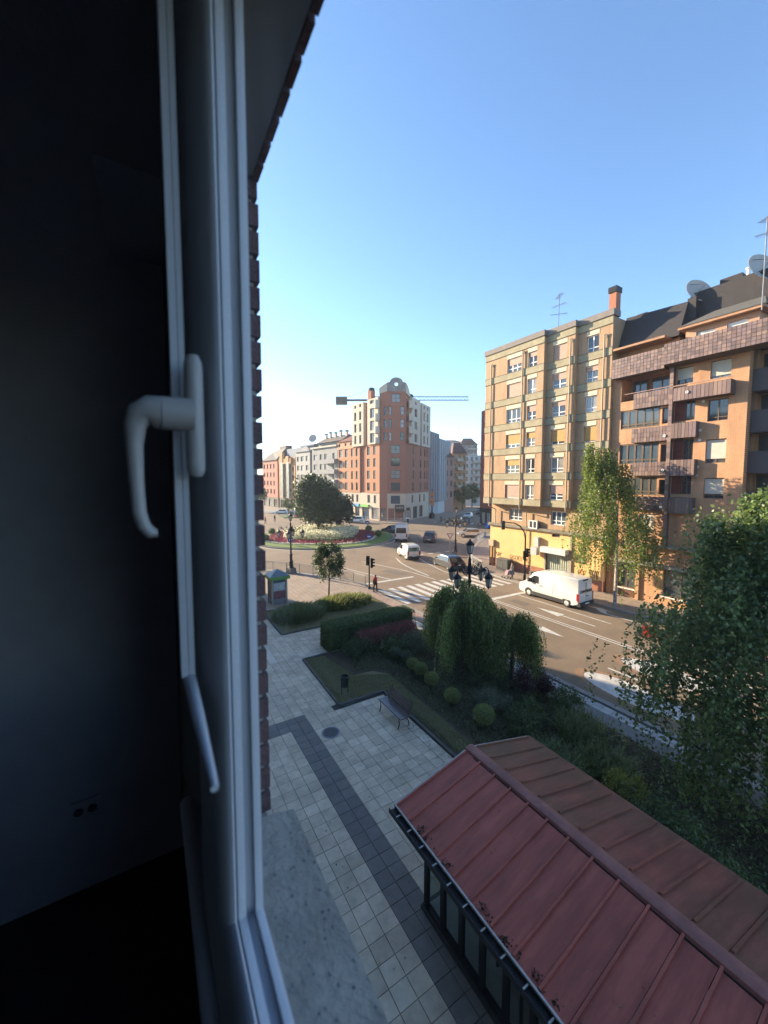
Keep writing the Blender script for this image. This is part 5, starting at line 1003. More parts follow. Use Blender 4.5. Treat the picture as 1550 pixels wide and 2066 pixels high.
# birches
def birch(label, x, y, H, Rm, nst, leaf, m, z0c, tr, step, prof, bark=M_birch, lean=(0, 0)):
    t = thing('birch_tree', label, 'tree', (x, y, 0)); g = MB(); g.tube([(x, y, -.1), (x + .05, y, H * .3), (x, y + .08, H * .6), (x + .05 + lean[0], y + lean[1], H * .97)], [tr * 1.3, tr, tr * .6, tr * .12], 9); g.build('trunk', bark, t, smooth=True)
    g = MB(); pts = []; nl = 34; tips = []; bx, by = x, y
    for i in range(nl):
        q = (i + .5) / nl; z = z0c + (H - z0c) * q * .93; a = i * 2.399 + x; rr = Rm * prof(q) * rng.uniform(.6, 1.2); rise = .55 * rr; x, y = bx + lean[0] * q, by + lean[1] * q
        p = [(x, y, z), (x + math.cos(a) * rr * .45, y + math.sin(a) * rr * .45, z + rise * .75), (x + math.cos(a) * rr * .8, y + math.sin(a) * rr * .8, z + rise), (x + math.cos(a) * rr, y + math.sin(a) * rr, z + rise * .8)]
        g.tube(p, [tr * .35 * (1.1 - q), tr * .22, tr * .12, tr * .05], 5); tips.append((p, rr))
    g.build('limbs', bark, t, smooth=True)
    for k in range(nst):
        p, rr = tips[int(rng.integers(0, nl))]; s_ = rng.uniform(.25, 1.0) ** .8; seg = s_ * 3; i = min(2, int(seg)); f = seg - i; b = np.array(p[i]) * (1 - f) + np.array(p[i + 1]) * f
        b = b + rng.normal(size=3) * (.22 * rr * .5 + .08); L = rng.uniform(.6, 3.1) * (.5 + .5 * s_) * min(1, H / 9); L = min(L, b[2] - .6)
        if L < .15: continue
        n = max(3, int(L / step)); tt = np.linspace(0, 1, n); a = math.atan2(b[1] - y, b[0] - x); o = .22 * np.sin(np.minimum(1.57, tt * 2.5)) * L * .5; w = rng.normal() * .06
        pts.append(np.c_[b[0] + math.cos(a) * o + w * np.sin(tt * 5), b[1] + math.sin(a) * o + w * np.cos(tt * 4), b[2] + .08 - L * tt] + rng.normal(size=(n, 3)) * .055)
    leaves('crown', np.concatenate(pts), leaf, m, t, .7, .68); return t
birch('tall weeping birch filling the right of the picture beside the pavilion roof', 15.2, 3.2, 9.9, 3.9, 3300, .12, LV, .8, .13, .062, lambda q: .95 * (1 - .8 * q ** 1.7))
birch('weeping birch behind the near one, on the planting bed edge further right', 16.8, -.6, 10.2, 3.2, 1500, .125, LV, 2.5, .12, .05, lambda q: .95 * (1 - .5 * q ** 1.6))
birch('slim sunlit birch on the far pavement in front of the yellow wall', 30.6, 15.85, 12.6, 3.2, 1300, .16, LS, 2.9, .10, .09, lambda q: .95 * (1 - .7 * q), lean=(0, 1.7))
# ------------------------------------------------------------------ roundabout island
cx, cy, rI = 25.7, 62.4, 12.0; isl = sroot('roundabout_island')
def disc(name, r, z0, z1, m, sx=1., ox=0., oy=0.): g = MB(); g.prism([(cx + ox + r * sx * math.cos(a), cy + oy + r * math.sin(a)) for a in np.linspace(0, 2 * np.pi, 65)[:-1]], z0, z1); return g.build(name, m, isl)
disc('island_kerb', rI + .25, -.3, .03, M_kerb); disc('island_lawn', rI, -.3, .10, mat('island_grass', (.085, .14, .022), .95, col2=(.13, .18, .035), scale=1.2, bump=.5, bscale=30))
g = MB(); a = np.linspace(0, 2 * np.pi, 97)
for i in range(96): g.quad(*[(cx + r * math.cos(q), cy + r * math.sin(q), RZ) for r, q in ((rI + .75, a[i]), (rI + .9, a[i]), (rI + .9, a[i + 1]), (rI + .75, a[i + 1]))])
g.build('island_line', M_paint, isl)
def ringpts(n, r0, r1, wob=0.): 
    q = rng.uniform(0, 2 * np.pi, n); r = rng.uniform(r0, r1, n) + wob * np.sin(q * 4 + 1); return np.c_[cx + r * np.cos(q), cy + .5 + r * np.sin(q)]
for nm, lb, n, r0, r1, h0, h1, m, s in [('red_flower_bed', 'band of dark red bedding flowers round the roundabout shrubs', 16000, 6.4, 9.6, .12, .38, leafmat('petal_red', [(.2, .018, .035), (.3, .035, .06), (.16, .02, .03)], .2), .16),
                              ('white_flower_edge', 'thin line of white flowers edging the red flower bed', 5000, 9.55, 10.0, .12, .3, leafmat('petal_white', [(.6, .6, .5), (.7, .68, .6)], .2), .13),
                              ('cream_flower_bed', 'mass of cream white flowering shrubs on the roundabout', 14000, 2.2, 6.5, .3, 1.5, leafmat('petal_cream', [(.06, .1, .03), (.7, .66, .42), (.75, .72, .55), (.72, .7, .5), (.1, .13, .04)], .25), .2)]:
    p = ringpts(n, r0, r1, .45); tag(leaves(nm, np.c_[p, rng.uniform(h0, h1, n)], s, m, None, 0, .8), lb, 'flowers', kind='stuff')
for (px, py, lb) in [(15.6, 62.0, 'clipped ball bush on the lawn at the left end of the roundabout'), (18.6, 69.3, 'clipped ball bush behind the red flowers at left on the roundabout'), (35.6, 64.2, 'clipped ball bush behind the flowers at right on the roundabout'), (33.6, 57.2, 'grey-green ball bush on the lawn at the right of the roundabout')]:
    t = thing('ball_bush', lb, 'shrub', (px, py, .1), group='ball bushes on the roundabout'); leaves('foliage', ball_pts(900, (px, py, .65), (.65, .65, .6), .8), .13, LD, t); g = MB(); g.lathe([(.1, .05), (.5, .4), (.55, .7), (.3, 1.1)], (px, py, 0), 10); g.build('core', LD, t)

# fallen leaves on the slabs, lawn and roof
p = np.concatenate([scatter([(.8, 5), (8.7, 7.2), (8.7, 14.5), (6.6, 15), (6.6, 23.4), (3, 23.4)], 260), scatter([(8.2, 8), (8.8, 8), (8.85, 14.6), (8.5, 14.6)], 260)])
LF = leafmat('fallen_leaf', [(.2, .13, .05), (.28, .2, .08), (.14, .08, .035), (.22, .2, .07)], .1)
tag(leaves('fallen_leaves', np.c_[p, rng.uniform(.004, .012, len(p))], .055, LF, None, 0, .6, face=np.array([0, 0, 1.])), 'scattered fallen leaves on the plaza slabs', 'leaves', kind='stuff')
u = rng.uniform(0, 1, 90) ** 2; yy = rng.uniform(.2, 6.9, 90); xx = XL + u * (XM - XL - .2); zz = ZE + .022 + (xx - XL) / (XM - XL) * (ZR - ZE)
o = leaves('roof_leaf_litter', np.c_[xx, yy, zz], .045, LF, kp, 0, .6, face=np.array([0, 0, 1.])); o['kind'] = 'stuff'
# ------------------------------------------------------------------ street furniture
def lamp_proto(label):
    t = thing('street_lamp', label, 'street lamp', (0, 0, 0), local=True, group='ornate five-lantern street lamps')
    g = MB(); g.box(-.38, .38, -.38, .38, 0, .55); g.box(-.42, .42, -.42, .42, 0, .12); g.build('plinth', mat('lamp_granite', (.16, .155, .15), .8, var=.2, scale=8), t)
    g = MB(); g.lathe([(.3, .55), (.3, .62), (.22, .7), (.2, 1.15), (.25, 1.2), (.25, 1.27), (.15, 1.35), (.14, 1.9), (.19, 1.95), (.19, 2.02), (.1, 2.1), (.075, 3.3), (.085, 3.9), (.13, 3.95), (.13, 4.03), (.085, 4.1), (.08, 4.5), (.14, 4.56), (.16, 4.75), (.11, 4.95), (.085, 5.25), (.1, 5.3), (.04, 5.45), (.035, 5.62)], (0, 0, 0), 12); g.build('column', M_iron, t, smooth=True)
    mg = mat('lantern_glass', (.5, .46, .4), .25, var=.1)
    def lantern(x, y, zt, up):
        # zt: where the lantern's roof starts; body hangs 0.62 below
        g = MB(); g.lathe([(.235, zt - .16), (.25, zt - .12), (.2, zt - .02), (.1, zt + .08), (.06, zt + .12), (.05, zt + .2)], (x, y, 0), 6, a0=.5); g.lathe([(.115, zt - .68), (.13, zt - .66), (.13, zt - .62), (.05, zt - .69), (.03, zt - .78)], (x, y, 0), 6, a0=.5)
        for k in range(6): a = .5 + k * math.pi / 3; g.tube([(x + .125 * math.cos(a), y + .125 * math.sin(a), zt - .63), (x + .225 * math.cos(a), y + .225 * math.sin(a), zt - .14)], .014, 4)
        for k in range(6): a = .5 + k * math.pi / 3; g.tube([(x + .24 * math.cos(a), y + .24 * math.sin(a), zt - .13), (x + .275 * math.cos(a), y + .275 * math.sin(a), zt - .03)], .018, 4)
        o = g.build('lantern', M_iron, t); g = MB(); g.lathe([(.105, zt - .62), (.205, zt - .15)], (x, y, 0), 6, a0=.5); g.build('glass', mg, o)
    for k in range(4):
        a = k * math.pi / 2 + .78; dx, dy = math.cos(a), math.sin(a); g = MB(); path = [(.08, 4.55), (.35, 4.42), (.6, 4.55), (.85, 4.85), (1.02, 4.98), (1.16, 4.97), (1.24, 4.86), (1.25, 4.7)]
        g.tube([(dx * r, dy * r, z) for r, z in path], [.045, .04, .038, .035, .032, .03, .028, .028], 6)
        for rc, zc_, r0 in ((.42, 4.78, .17), (.98, 4.8, .1)):
            g.tube([(dx * (rc + r0 * (1 - q / 16 * .75) * math.cos(q * .62)), dy * (rc + r0 * (1 - q / 16 * .75) * math.cos(q * .62)), zc_ + r0 * (1 - q / 16 * .75) * math.sin(q * .62)) for q in range(14)], .026, 5)
        g.tube([(dx * .35, dy * .35, 4.95), (dx * .45, dy * .45, 5.08), (dx * .38, dy * .38, 5.14)], .02, 4); g.build('arm', M_iron, t, smooth=True); lantern(dx * 1.25, dy * 1.25, 4.55, 0)
    lantern(0, 0, 6.3, 1); return t
lp = lamp_proto('ornate black five-lantern lamp rising behind the weeping tree'); lp.location = (15.62, 16.2, 0); lp.rotation_euler.z = R_(-45 + 13.7); lp.scale = (.98,) * 3
for (x, y, rz, lb) in [(12.55, 39.5, .3, 'ornate black lamp at the railing left of the small tree'), (33.7, 37.6, .5, 'ornate lamp on the far pavement corner beyond the crossing')]:
    o = copy_tree(lp); o.location = (x, y, 0); o.rotation_euler.z = rz; o['label'] = lb
# railings
def railing(name, label, P, hgt=1.0, bars=.15, m=mat('railing_grey', (.34, .33, .32), .5, metal=.3, var=.1)):
    t = thing(name, label, 'railing', (*P[0], 0))
    for i in range(len(P) - 1):
        a, b = Vector(P[i]), Vector(P[i + 1]); L = (b - a).length; d = (b - a) / L; k = max(1, round(L / 1.75))
        for q in range(k):
            s0, s1 = a + d * (L * q / k), a + d * (L * (q + 1) / k); g = MB(); g.tube([(s0.x, s0.y, 0), (s0.x, s0.y, hgt)], .04, 6); g.build('post', m, t)
            pn = MB(); pn.tube([(s0.x, s0.y, hgt), (s1.x, s1.y, hgt)], .028, 6); pn.tube([(s0.x, s0.y, .15), (s1.x, s1.y, .15)], .018, 5); pn.tube([(s0.x, s0.y, hgt - .13), (s1.x, s1.y, hgt - .13)], .016, 5)
            n = int(L / k / bars)
            for j in range(1, n): c = s0 + (s1 - s0) * j / n; pn.tube([(c.x, c.y, .15), (c.x, c.y, hgt - .13)], .02, 4)
            pn.build('panel', m, t)
    g = MB(); e = P[-1]; g.tube([(e[0], e[1], 0), (e[0], e[1], hgt)], .04, 6); g.build('post', m, t)
railing('pedestrian_railing', 'curved grey steel railing along the plaza edge by the roundabout', [(x - .12, y - .12) for x, y in FENCE])
railing('pedestrian_railing', 'grey railing on the far pavement corner by the tan block', [(30.75, 30.0), (31.9, 32.6), (33.9, 35.3)]); railing('pedestrian_railing', 'grey railing along the side street mouth', [(36.5, 38.0), (40, 41.0), (44.2, 44.3), (50, 48)])
railing('pedestrian_railing', 'low railing in front of the corner building shops', [(44.6, 82.5), (46.0, 78.0), (48.2, 75.2), (52.6, 73.0)], 1.0, .3)
# information kiosk
t = thing('street_kiosk', 'small green-roofed poster kiosk beside the kerbed bed', 'kiosk', (8.5, 30.4, 0)); kx, ky = 8.5, 30.35; M_kg = mat('kiosk_green', (.12, .27, .05), .5, var=.08); M_kd = mat('kiosk_panel', (.2, .2, .2), .5, var=.2, scale=5)
g = MB(); g.box(kx - .55, kx + .55, ky - .55, ky + .55, 0, 2.05); g.build('body', M_kd, t)
g = MB()
for sx in (-1, 1):
    for sy in (-1, 1): g.box(kx + sx * .56 - .06, kx + sx * .56 + .06, ky + sy * .56 - .06, ky + sy * .56 + .06, 0, 2.05)
g.build('corner_post', mat('kiosk_post', (.34, .3, .24), .6), t)
g = MB(); g.box(kx - .45, kx + .45, ky - .57, ky - .552, 1.1, 1.7); g.build('poster', mat('poster_grey', (.4, .42, .44), .6, var=.3, scale=4), t); g = MB(); g.box(kx - .45, kx + .45, ky - .57, ky - .552, .45, 1.05); g.build('poster', mat('poster_red', (.2, .06, .07), .6, var=.5, scale=5), t)
g = MB(); g.box(kx - .45, kx + .45, ky - .57, ky - .552, 1.74, 2.0); g.build('poster', mat('poster_dark', (.05, .07, .09), .4, var=.3, scale=4), t)
g = MB(); g.box(kx + .555, kx + .57, ky - .45, ky + .45, .4, 1.9); g.box(kx - .57, kx - .555, ky - .45, ky + .45, .4, 1.9); g.build('side_panel', mat('poster_brown', (.25, .13, .08), .6, var=.3, scale=3), t)
g = MB(); g.box(kx - .8, kx + .8, ky - .8, ky + .8, 2.0, 2.24); g.build('fascia', M_kg, t); g = MB(); q = .78; g.add([(kx - q, ky - q, 2.24), (kx + q, ky - q, 2.24), (kx + q, ky + q, 2.24), (kx - q, ky + q, 2.24), (kx, ky, 2.72)], [(0, 1, 4), (1, 2, 4), (2, 3, 4), (3, 0, 4)]); g.build('roof', mat('kiosk_roof', (.16, .18, .19), .5, metal=.3, var=.1), t)
# traffic signals
def sighead(t, x, y, z, ang, on=None):
    d = Vector((math.cos(ang), math.sin(ang), 0)); fr = Fr((x, y), (-d.y, d.x), (d.x, d.y)); g = MB(); g.fbox(fr, -.14, .14, z - .42, z + .42, -.1, .1); o = g.build('signal_head', M_black, t)
    for k, c in enumerate([(.09, .02, .02), (.1, .07, .02), (.02, .09, .05)]):
        zc_ = z + .27 - k * .27; g = MB(); p = fr.P(0, zc_, .1); vs = []; K = 12
        for r, h in ((.085, .0), (.085, .012)): vs += [fr.P(r * math.cos(2 * math.pi * i / K), zc_ + r * math.sin(2 * math.pi * i / K), .1 + h) for i in range(K)]
        g.add(vs, [(i, (i + 1) % K, K + (i + 1) % K, K + i) for i in range(K)] + [tuple(range(K, 2 * K))]); g.build('lens', mat('lens_%d' % k, c, .2), o)
        g = MB(); a = np.linspace(-.3, math.pi + .3, 10); v = [fr.P(.1 * math.cos(q), zc_ + .1 * math.sin(q), dd_) for dd_ in (.1, .27) for q in a]; g.add(v, [(i, i + 1, 11 + i, 10 + i) for i in range(9)]); g.build('hood', M_black, o)
t = thing('traffic_light', 'black traffic light on a post at the near end of the crossing', 'traffic light', (16.6, 29.85, 0)); g = MB(); g.lathe([(.1, 0), (.1, .25), (.06, .3), (.055, 2.9)], (16.6, 29.85, 0), 10); g.build('post', M_black, t); sighead(t, 16.42, 29.75, 2.62, -2.4); sighead(t, 16.78, 29.7, 2.38, -.6)
t = thing('traffic_light', 'arched traffic light over the street in front of the yellow wall', 'traffic light', (30.85, 24.5, 0)); g = MB(); g.lathe([(.13, 0), (.13, .6), (.1, .65), (.085, 2.2)], (30.85, 24.5, 0), 10); g.build('base', M_black, t)
def spx(px, D, z): c, s = math.cos(R_(31.3)), math.sin(R_(31.3)); l = D * (px - 775) / 780; return (s * D + c * l, c * D - s * l, z)
arc = [(30.85, 24.5, 2.2), (30.83, 24.5, 4.2), (30.7, 24.55, 4.8), (30.35, 24.75, 5.35), (29.85, 25.0, 5.65), (29.2, 25.4, 5.72), (28.95, 25.55, 5.7)]
g = MB(); g.tube(arc, [.075, .065, .06, .058, .055, .05, .05], 8); g.build('arched_pole', M_black, t, smooth=True); sighead(t, 28.9, 25.55, 5.45, -2.1); sighead(t, 30.62, 24.35, 2.55, -2.6); sighead(t, 31.08, 24.45, 2.75, -.5)
g = MB(); g.lathe([(.05, 0), (.05, .02)], (30.95, 24.4, 3.55), 4); g.build('bracket', M_win_b, t)
# cabinet, bins, signs
t = thing('utility_cabinet', 'dark grey utility cabinet against the yellow wall', 'cabinet', (32.9, 28.7, 0)); g = MB(); g.box(32.55, 33.3, 28.1, 29.6, .0, 1.15); g.build('body', mat('cabinet_grey', (.07, .07, .068), .6, var=.15), t); g = MB(); g.box(32.5, 33.35, 28.05, 29.65, 1.15, 1.22); g.build('lid', mat('cabinet_top', (.1, .1, .095), .6), t); g = MB(); g.box(32.53, 32.55, 28.8, 28.86, .3, .9); g.build('handle', M_steel, t)
t = thing('waste_bin', 'small grey waste bin beside the arched traffic light', 'litter bin', (31.75, 24.3, 0)); g = MB(); g.lathe([(.2, 0), (.24, .1), (.26, .75), (.29, .78), (.29, .85), (.24, .85)], (31.75, 24.3, 0), 14); g.build('body', mat('bin_grey', (.12, .12, .11), .6), t)
def roundsign(label, x, y, z, r, m, up=1.6):
    t = thing('round_sign', label, 'road sign', (x, y, 0)); g = MB(); g.tube([(x, y, 0), (x, y, z)], .04, 6); g.build('post', M_steel, t); fr = Fr((x, y), (.855, -.52), (-.52, -.855)); g = MB(); g.fprism(fr, [(r * math.cos(a), z + r * math.sin(a)) for a in np.linspace(0, 2 * np.pi, 21)[:-1]], .05, .08); o = g.build('plate', m, t)
    g = MB(); g.fprism(fr, [(-.6 * r, z + .05), (.15 * r, z + .05), (.15 * r, z + .3 * r), (.65 * r, z), (.15 * r, z - .3 * r), (.15 * r, z - .1), (-.6 * r, z - .1)], .08, .086); g.build('arrow', M_white, o)
MB_ = mat('sign_blue', (.01, .07, .3), .4)
roundsign('blue round arrow sign at the left of the roundabout lawn', 17.9, 56.3, .9, .42, MB_); roundsign('blue round arrow sign at the right of the roundabout flowers', 29.6, 53.2, .9, .42, MB_); roundsign('small blue sign behind the roundabout towards the corner shops', 36.5, 66.2, 1.5, .4, MB_)
t = thing('give_way_sign', 'triangular give way sign on the far pavement corner', 'road sign', (33.2, 38.1, 0)); x, y = 33.2, 38.1; g = MB(); g.tube([(x, y, 0), (x, y, 2.9)], .04, 6); g.build('post', M_steel, t); fr = Fr((x, y), (.855, -.52), (-.52, -.855)); g = MB(); g.fprism(fr, [(-.45, 2.9), (0, 2.1), (.45, 2.9)], .05, .07); o = g.build('plate', mat('sign_red', (.35, .1, .08), .5), t); g = MB(); g.fprism(fr, [(-.3, 2.82), (0, 2.28), (.3, 2.82)], .07, .078); g.build('plate_centre', M_white, o)
t = thing('poster_stand', 'black and white advertising stand on the pavement by the corner shops', 'advertising stand', (51.2, 73.6, 0)); fr = Fr((50.6, 73.7), (.855, -.52), (-.52, -.855)); g = MB(); g.fbox(fr, .35, .8, 0, .9, -.12, .12); g.build('foot', M_black, t); g = MB(); g.fbox(fr, -.1, 1.25, .9, 2.9, -.15, .15); g.build('case', M_black, t); g = MB(); g.fbox(fr, .0, 1.15, 1.25, 2.8, .15, .16); g.build('poster', mat('poster_mono', (.25, .25, .25), .4, var=.9, scale=1.6), t); g = MB(); g.fbox(fr, .0, 1.15, .95, 1.2, .15, .165); g.build('poster_strip', M_white, t)
t = thing('street_tree_light', 'orange lit figure sign on a post in the side street mouth', 'sign', (62.6, 79.0, 0)); g = MB(); g.lathe([(.9, 0), (.7, 1.2), (.2, 1.6), (.12, 7.6)], (62.6, 79.0, 0), 8); g.build('post', M_black, t)
fr = Fr((62.6, 79.0), (.855, -.52), (-.52, -.855)); g = MB()
for z in (5.9, 4.4): g.fprism(fr, [(-.75, z), (.75, z), (0, z + 1.2)], .15, .3)
g.fprism(fr, [(-.5, 3.3), (.5, 3.3), (.5, 4.1), (-.5, 4.1)], .15, .3); g.build('light_panel', mat('orange_sign', (.6, .2, .03), .5), t)
# far planting in the left distance
for (x, y, lb) in [(33.5, 107, 'clipped round tree beside the parked cars at far left'), (36.0, 104.5, 'second clipped round tree beside the parked cars at far left')]: tree('round_topped_tree', lb, x, y, 2.0, .1, (x, y, 3.2), (1.5, 1.5, 1.3), 1400, .35, LD, 30, .3)
tree('distant_tree', 'dark tree in front of the salmon house at far left', 29.0, 128, 2.5, .2, (29, 128, 6), (3.4, 3.4, 3.6), 4000, .5, LD, 50, .5)
tree('street_tree', 'dark round street tree in the side street', 88, 95, 2.5, .15, (88, 95, 5.2), (2.3, 2.3, 2.8), 3000, .45, LD, 40, .4); tree('street_tree', 'darker street tree nearer the end of the side street', 98, 101, 2.5, .15, (98, 101, 5.4), (2.6, 2.6, 3.2), 3000, .45, LD, 40, .4)
g = MB(); g.prism([(30, 100), (40, 96), (41, 102), (31, 108)], -.2, .05); tag(g.build('grass_verge', mat('verge_grass', (.05, .09, .025), .95, var=.3, scale=2)), kind='structure')
p = scatter([(33, 100), (39, 98), (39.5, 99.5), (33.5, 102)], 2500); tag(leaves('verge_flowers', np.c_[p, rng.uniform(.1, .5, 2500)], .25, leafmat('petal_pink', [(.25, .03, .06), (.3, .05, .09)], .2), None), 'patch of pink flowers on the far verge by the parked cars', 'flowers', kind='stuff')

# ------------------------------------------------------------------ vehicles
M_vglass = paneglass('car_glass', (.015, .018, .02), .05); M_plastic = mat('black_plastic', (.03, .03, .032), .6); M_rim = mat('wheel_rim', (.45, .45, .46), .35, metal=.6, var=.1); M_tail = mat('tail_lamp', (.3, .012, .012), .25); M_head = mat('head_lamp', (.55, .56, .58), .15); M_plate = mat('number_plate', (.6, .6, .58), .5)
def paint(name, c, metal=.0): return mat(name, c, .28, metal=metal, var=.04, scale=1.2, coat=.6)
def vehicle(name, label, cat, L, W, H, prof, belt, tum, body, wheels, wr, sidewin, rearwin, front, lower=.42, group=None, extras=None):
    t = thing(name, label, cat, (0, 0, 0), local=True, group=group); c0 = (L * .5, H * .45); g = MB(); n = len(prof); lay = [(-1, .05), (-.965, .012), (-.85, 0), (0, 0), (.85, 0), (.965, .012), (1, .05)]; vs = []
    def xat(tt, z): return tt * W / 2 * (1 - tum * max(0, (z - belt) / (H - belt)))
    for tt, ins in lay:
        for (y, z) in prof: d = Vector((c0[0] - y, c0[1] - z)); d = d.normalized() * ins if d.length > 0 else d; vs.append((xat(tt, z), y + d.x - L / 2, z + d.y))
    fs = [(i * n + k, i * n + (k + 1) % n, (i + 1) * n + (k + 1) % n, (i + 1) * n + k) for i in range(len(lay) - 1) for k in range(n)] + [tuple(range(n - 1, -1, -1)), tuple(range(6 * n, 7 * n))]
    g.add(vs, fs); bd = g.build('body', body, t, smooth=True)
    for s in (-1, 1):
        for wp in sidewin: g = MB(); g.poly([(xat(s, z) + s * .012, y - L / 2, z) for y, z in wp]); g.build('side_window', M_vglass, t)
        for wy in wheels:
            o = MB(); x0 = s * (W / 2 - .2); sg = s
            o.lathe([(wr * .62, 0), (wr * .96, 0.0), (wr, .03 * sg), (wr, .17 * sg), (wr * .95, .21 * sg), (wr * .62, .215 * sg), (wr * .6, .18 * sg)], (x0, wy - L / 2, wr), 20, axis='x'); w = o.build('wheel', M_rubber, t, smooth=True)
            o = MB(); o.lathe([(wr * .62, .17 * sg), (wr * .62, .205 * sg), (wr * .5, .2 * sg), (wr * .2, .19 * sg), (wr * .05, .2 * sg)], (x0, wy - L / 2, wr), 14, axis='x'); o.build('rim', M_rim, w)
            o = MB(); a = np.linspace(0, math.pi, 13); v = [(s * (W / 2 + .006), wy - L / 2 + q * math.cos(b), max(.22, wr + q * math.sin(b))) for q in (wr * .99, wr * 1.17) for b in a]; o.add(v, [(i, i + 1, 14 + i, 13 + i) for i in range(12)]); o.build('wheel_arch', M_plastic, t)
        g = MB(); g.box(s * (W / 2 - .02), s * (W / 2 + .012), wheels[0] - L / 2 + wr * 1.15, wheels[1] - L / 2 - wr * 1.15, .22, lower); g.build('sill_trim', M_plastic, t)
    (y0, z0), (y1, z1) = rearwin; k = .82
    dv = Vector((0, y1 - y0, z1 - z0)); nn = Vector((0, -dv.z, dv.y)).normalized() * .014 * (1 if dv.z > 0 else -1)
    if nn.y > 0: nn = -nn
    g = MB(); g.poly([(xat(-k, z0), y0 - L / 2 + nn.y, z0 + nn.z), (xat(k, z0), y0 - L / 2 + nn.y, z0 + nn.z), (xat(k, z1), y1 - L / 2 + nn.y, z1 + nn.z), (xat(-k, z1), y1 - L / 2 + nn.y, z1 + nn.z)]); 
    if rearwin[0][1] < 90: g.build('rear_window', M_vglass, t)
    (y0, z0), (y1, z1) = front; g = MB(); g.poly([(xat(-k, z0), y0 - L / 2 + .012, z0 + .012), (xat(k, z0), y0 - L / 2 + .012, z0 + .012), (xat(k, z1), y1 - L / 2 + .012, z1 + .012), (xat(-k, z1), y1 - L / 2 + .012, z1 + .012)]); g.build('windscreen', M_vglass, t)
    return t, xat
def car(name, label, L, W, H, body, roofy=(1.55, 2.9), hatch=.35, loc=(0, 0), hd=(0, 1), kind='hatch', group='cars on the street'):
    b = .92 * H / 1.5; prof = [(.05, .26), (0, .5), (.02, .72), (hatch * .35, b + .02), (hatch + .32, H - .1), (hatch + .75, H - .02), (L * .5, H), (L * .62, H - .05), (L * .78, b + .05), (L - .25, b - .12), (L - .04, b - .3), (L, .5), (L - .05, .26), (L * .9, .2), (L * .1, .2)]
    sw = [[(hatch + .35, b + .05), (L * .72, b + .05), (L * .615, H - .11), (hatch + .72, H - .1), (hatch + .5, H - .16)]]
    t, xat = vehicle(name, label, 'car', L, W, H, prof, b, .22, body, (.82, L - .85), .32 * H / 1.5, sw, ((hatch * .35 + .03, b + .06), (hatch + .29, H - .13)), ((L * .765, b + .09), (L * .635, H - .08)), group=group)
    for s in (-1, 1):
        g = MB(); g.box(s * W / 2 - s * .3 if s > 0 else -W / 2 + .02, s * W / 2 - s * .02 if s > 0 else -W / 2 + .3, -L / 2 - .015, -L / 2 + .12, b - .25, b - .05); g.build('tail_light', M_tail, t)
        g = MB(); g.box(min(s * .5, s * (W / 2 - .04)), max(s * .5, s * (W / 2 - .04)), L / 2 - .22, L / 2 - .03, b - .32, b - .2); g.build('headlight', M_head, t)
        g = MB(); g.box(min(s * W / 2, s * (W / 2 + .17)), max(s * W / 2, s * (W / 2 + .17)), L * .19, L * .19 + .12, b + .02, b + .14); g.build('mirror', body, t)
        g = MB(); g.box(s * W / 2 - .004, s * W / 2 + .008, -.1, .08, b - .1, b - .07); g.build('door_handle', M_plastic, t)
    g = MB(); g.box(-W / 2 + .12, W / 2 - .12, -L / 2 - .03, -L / 2 + .1, .25, .45); g.build('rear_bumper', M_plastic, t); g = MB(); g.box(-.26, .26, -L / 2 - .035, -L / 2 + .02, .55, .66); g.build('number_plate', M_plate, t); g = MB(); g.box(-.5, .5, L / 2 - .05, L / 2 + .02, .3, .46); g.build('grille', M_plastic, t)
    x, y = loc; t.location = (x, y, ROADZ); t.rotation_euler.z = math.atan2(-hd[0], hd[1]); return t
PW = paint('paint_white', (.6, .6, .58)); PD = paint('paint_dark', (.02, .022, .03), .3); PS = paint('paint_silver', (.4, .41, .42), .5); PG = paint('paint_grey', (.07, .07, .075), .4); PR = paint('paint_red', (.3, .015, .012))
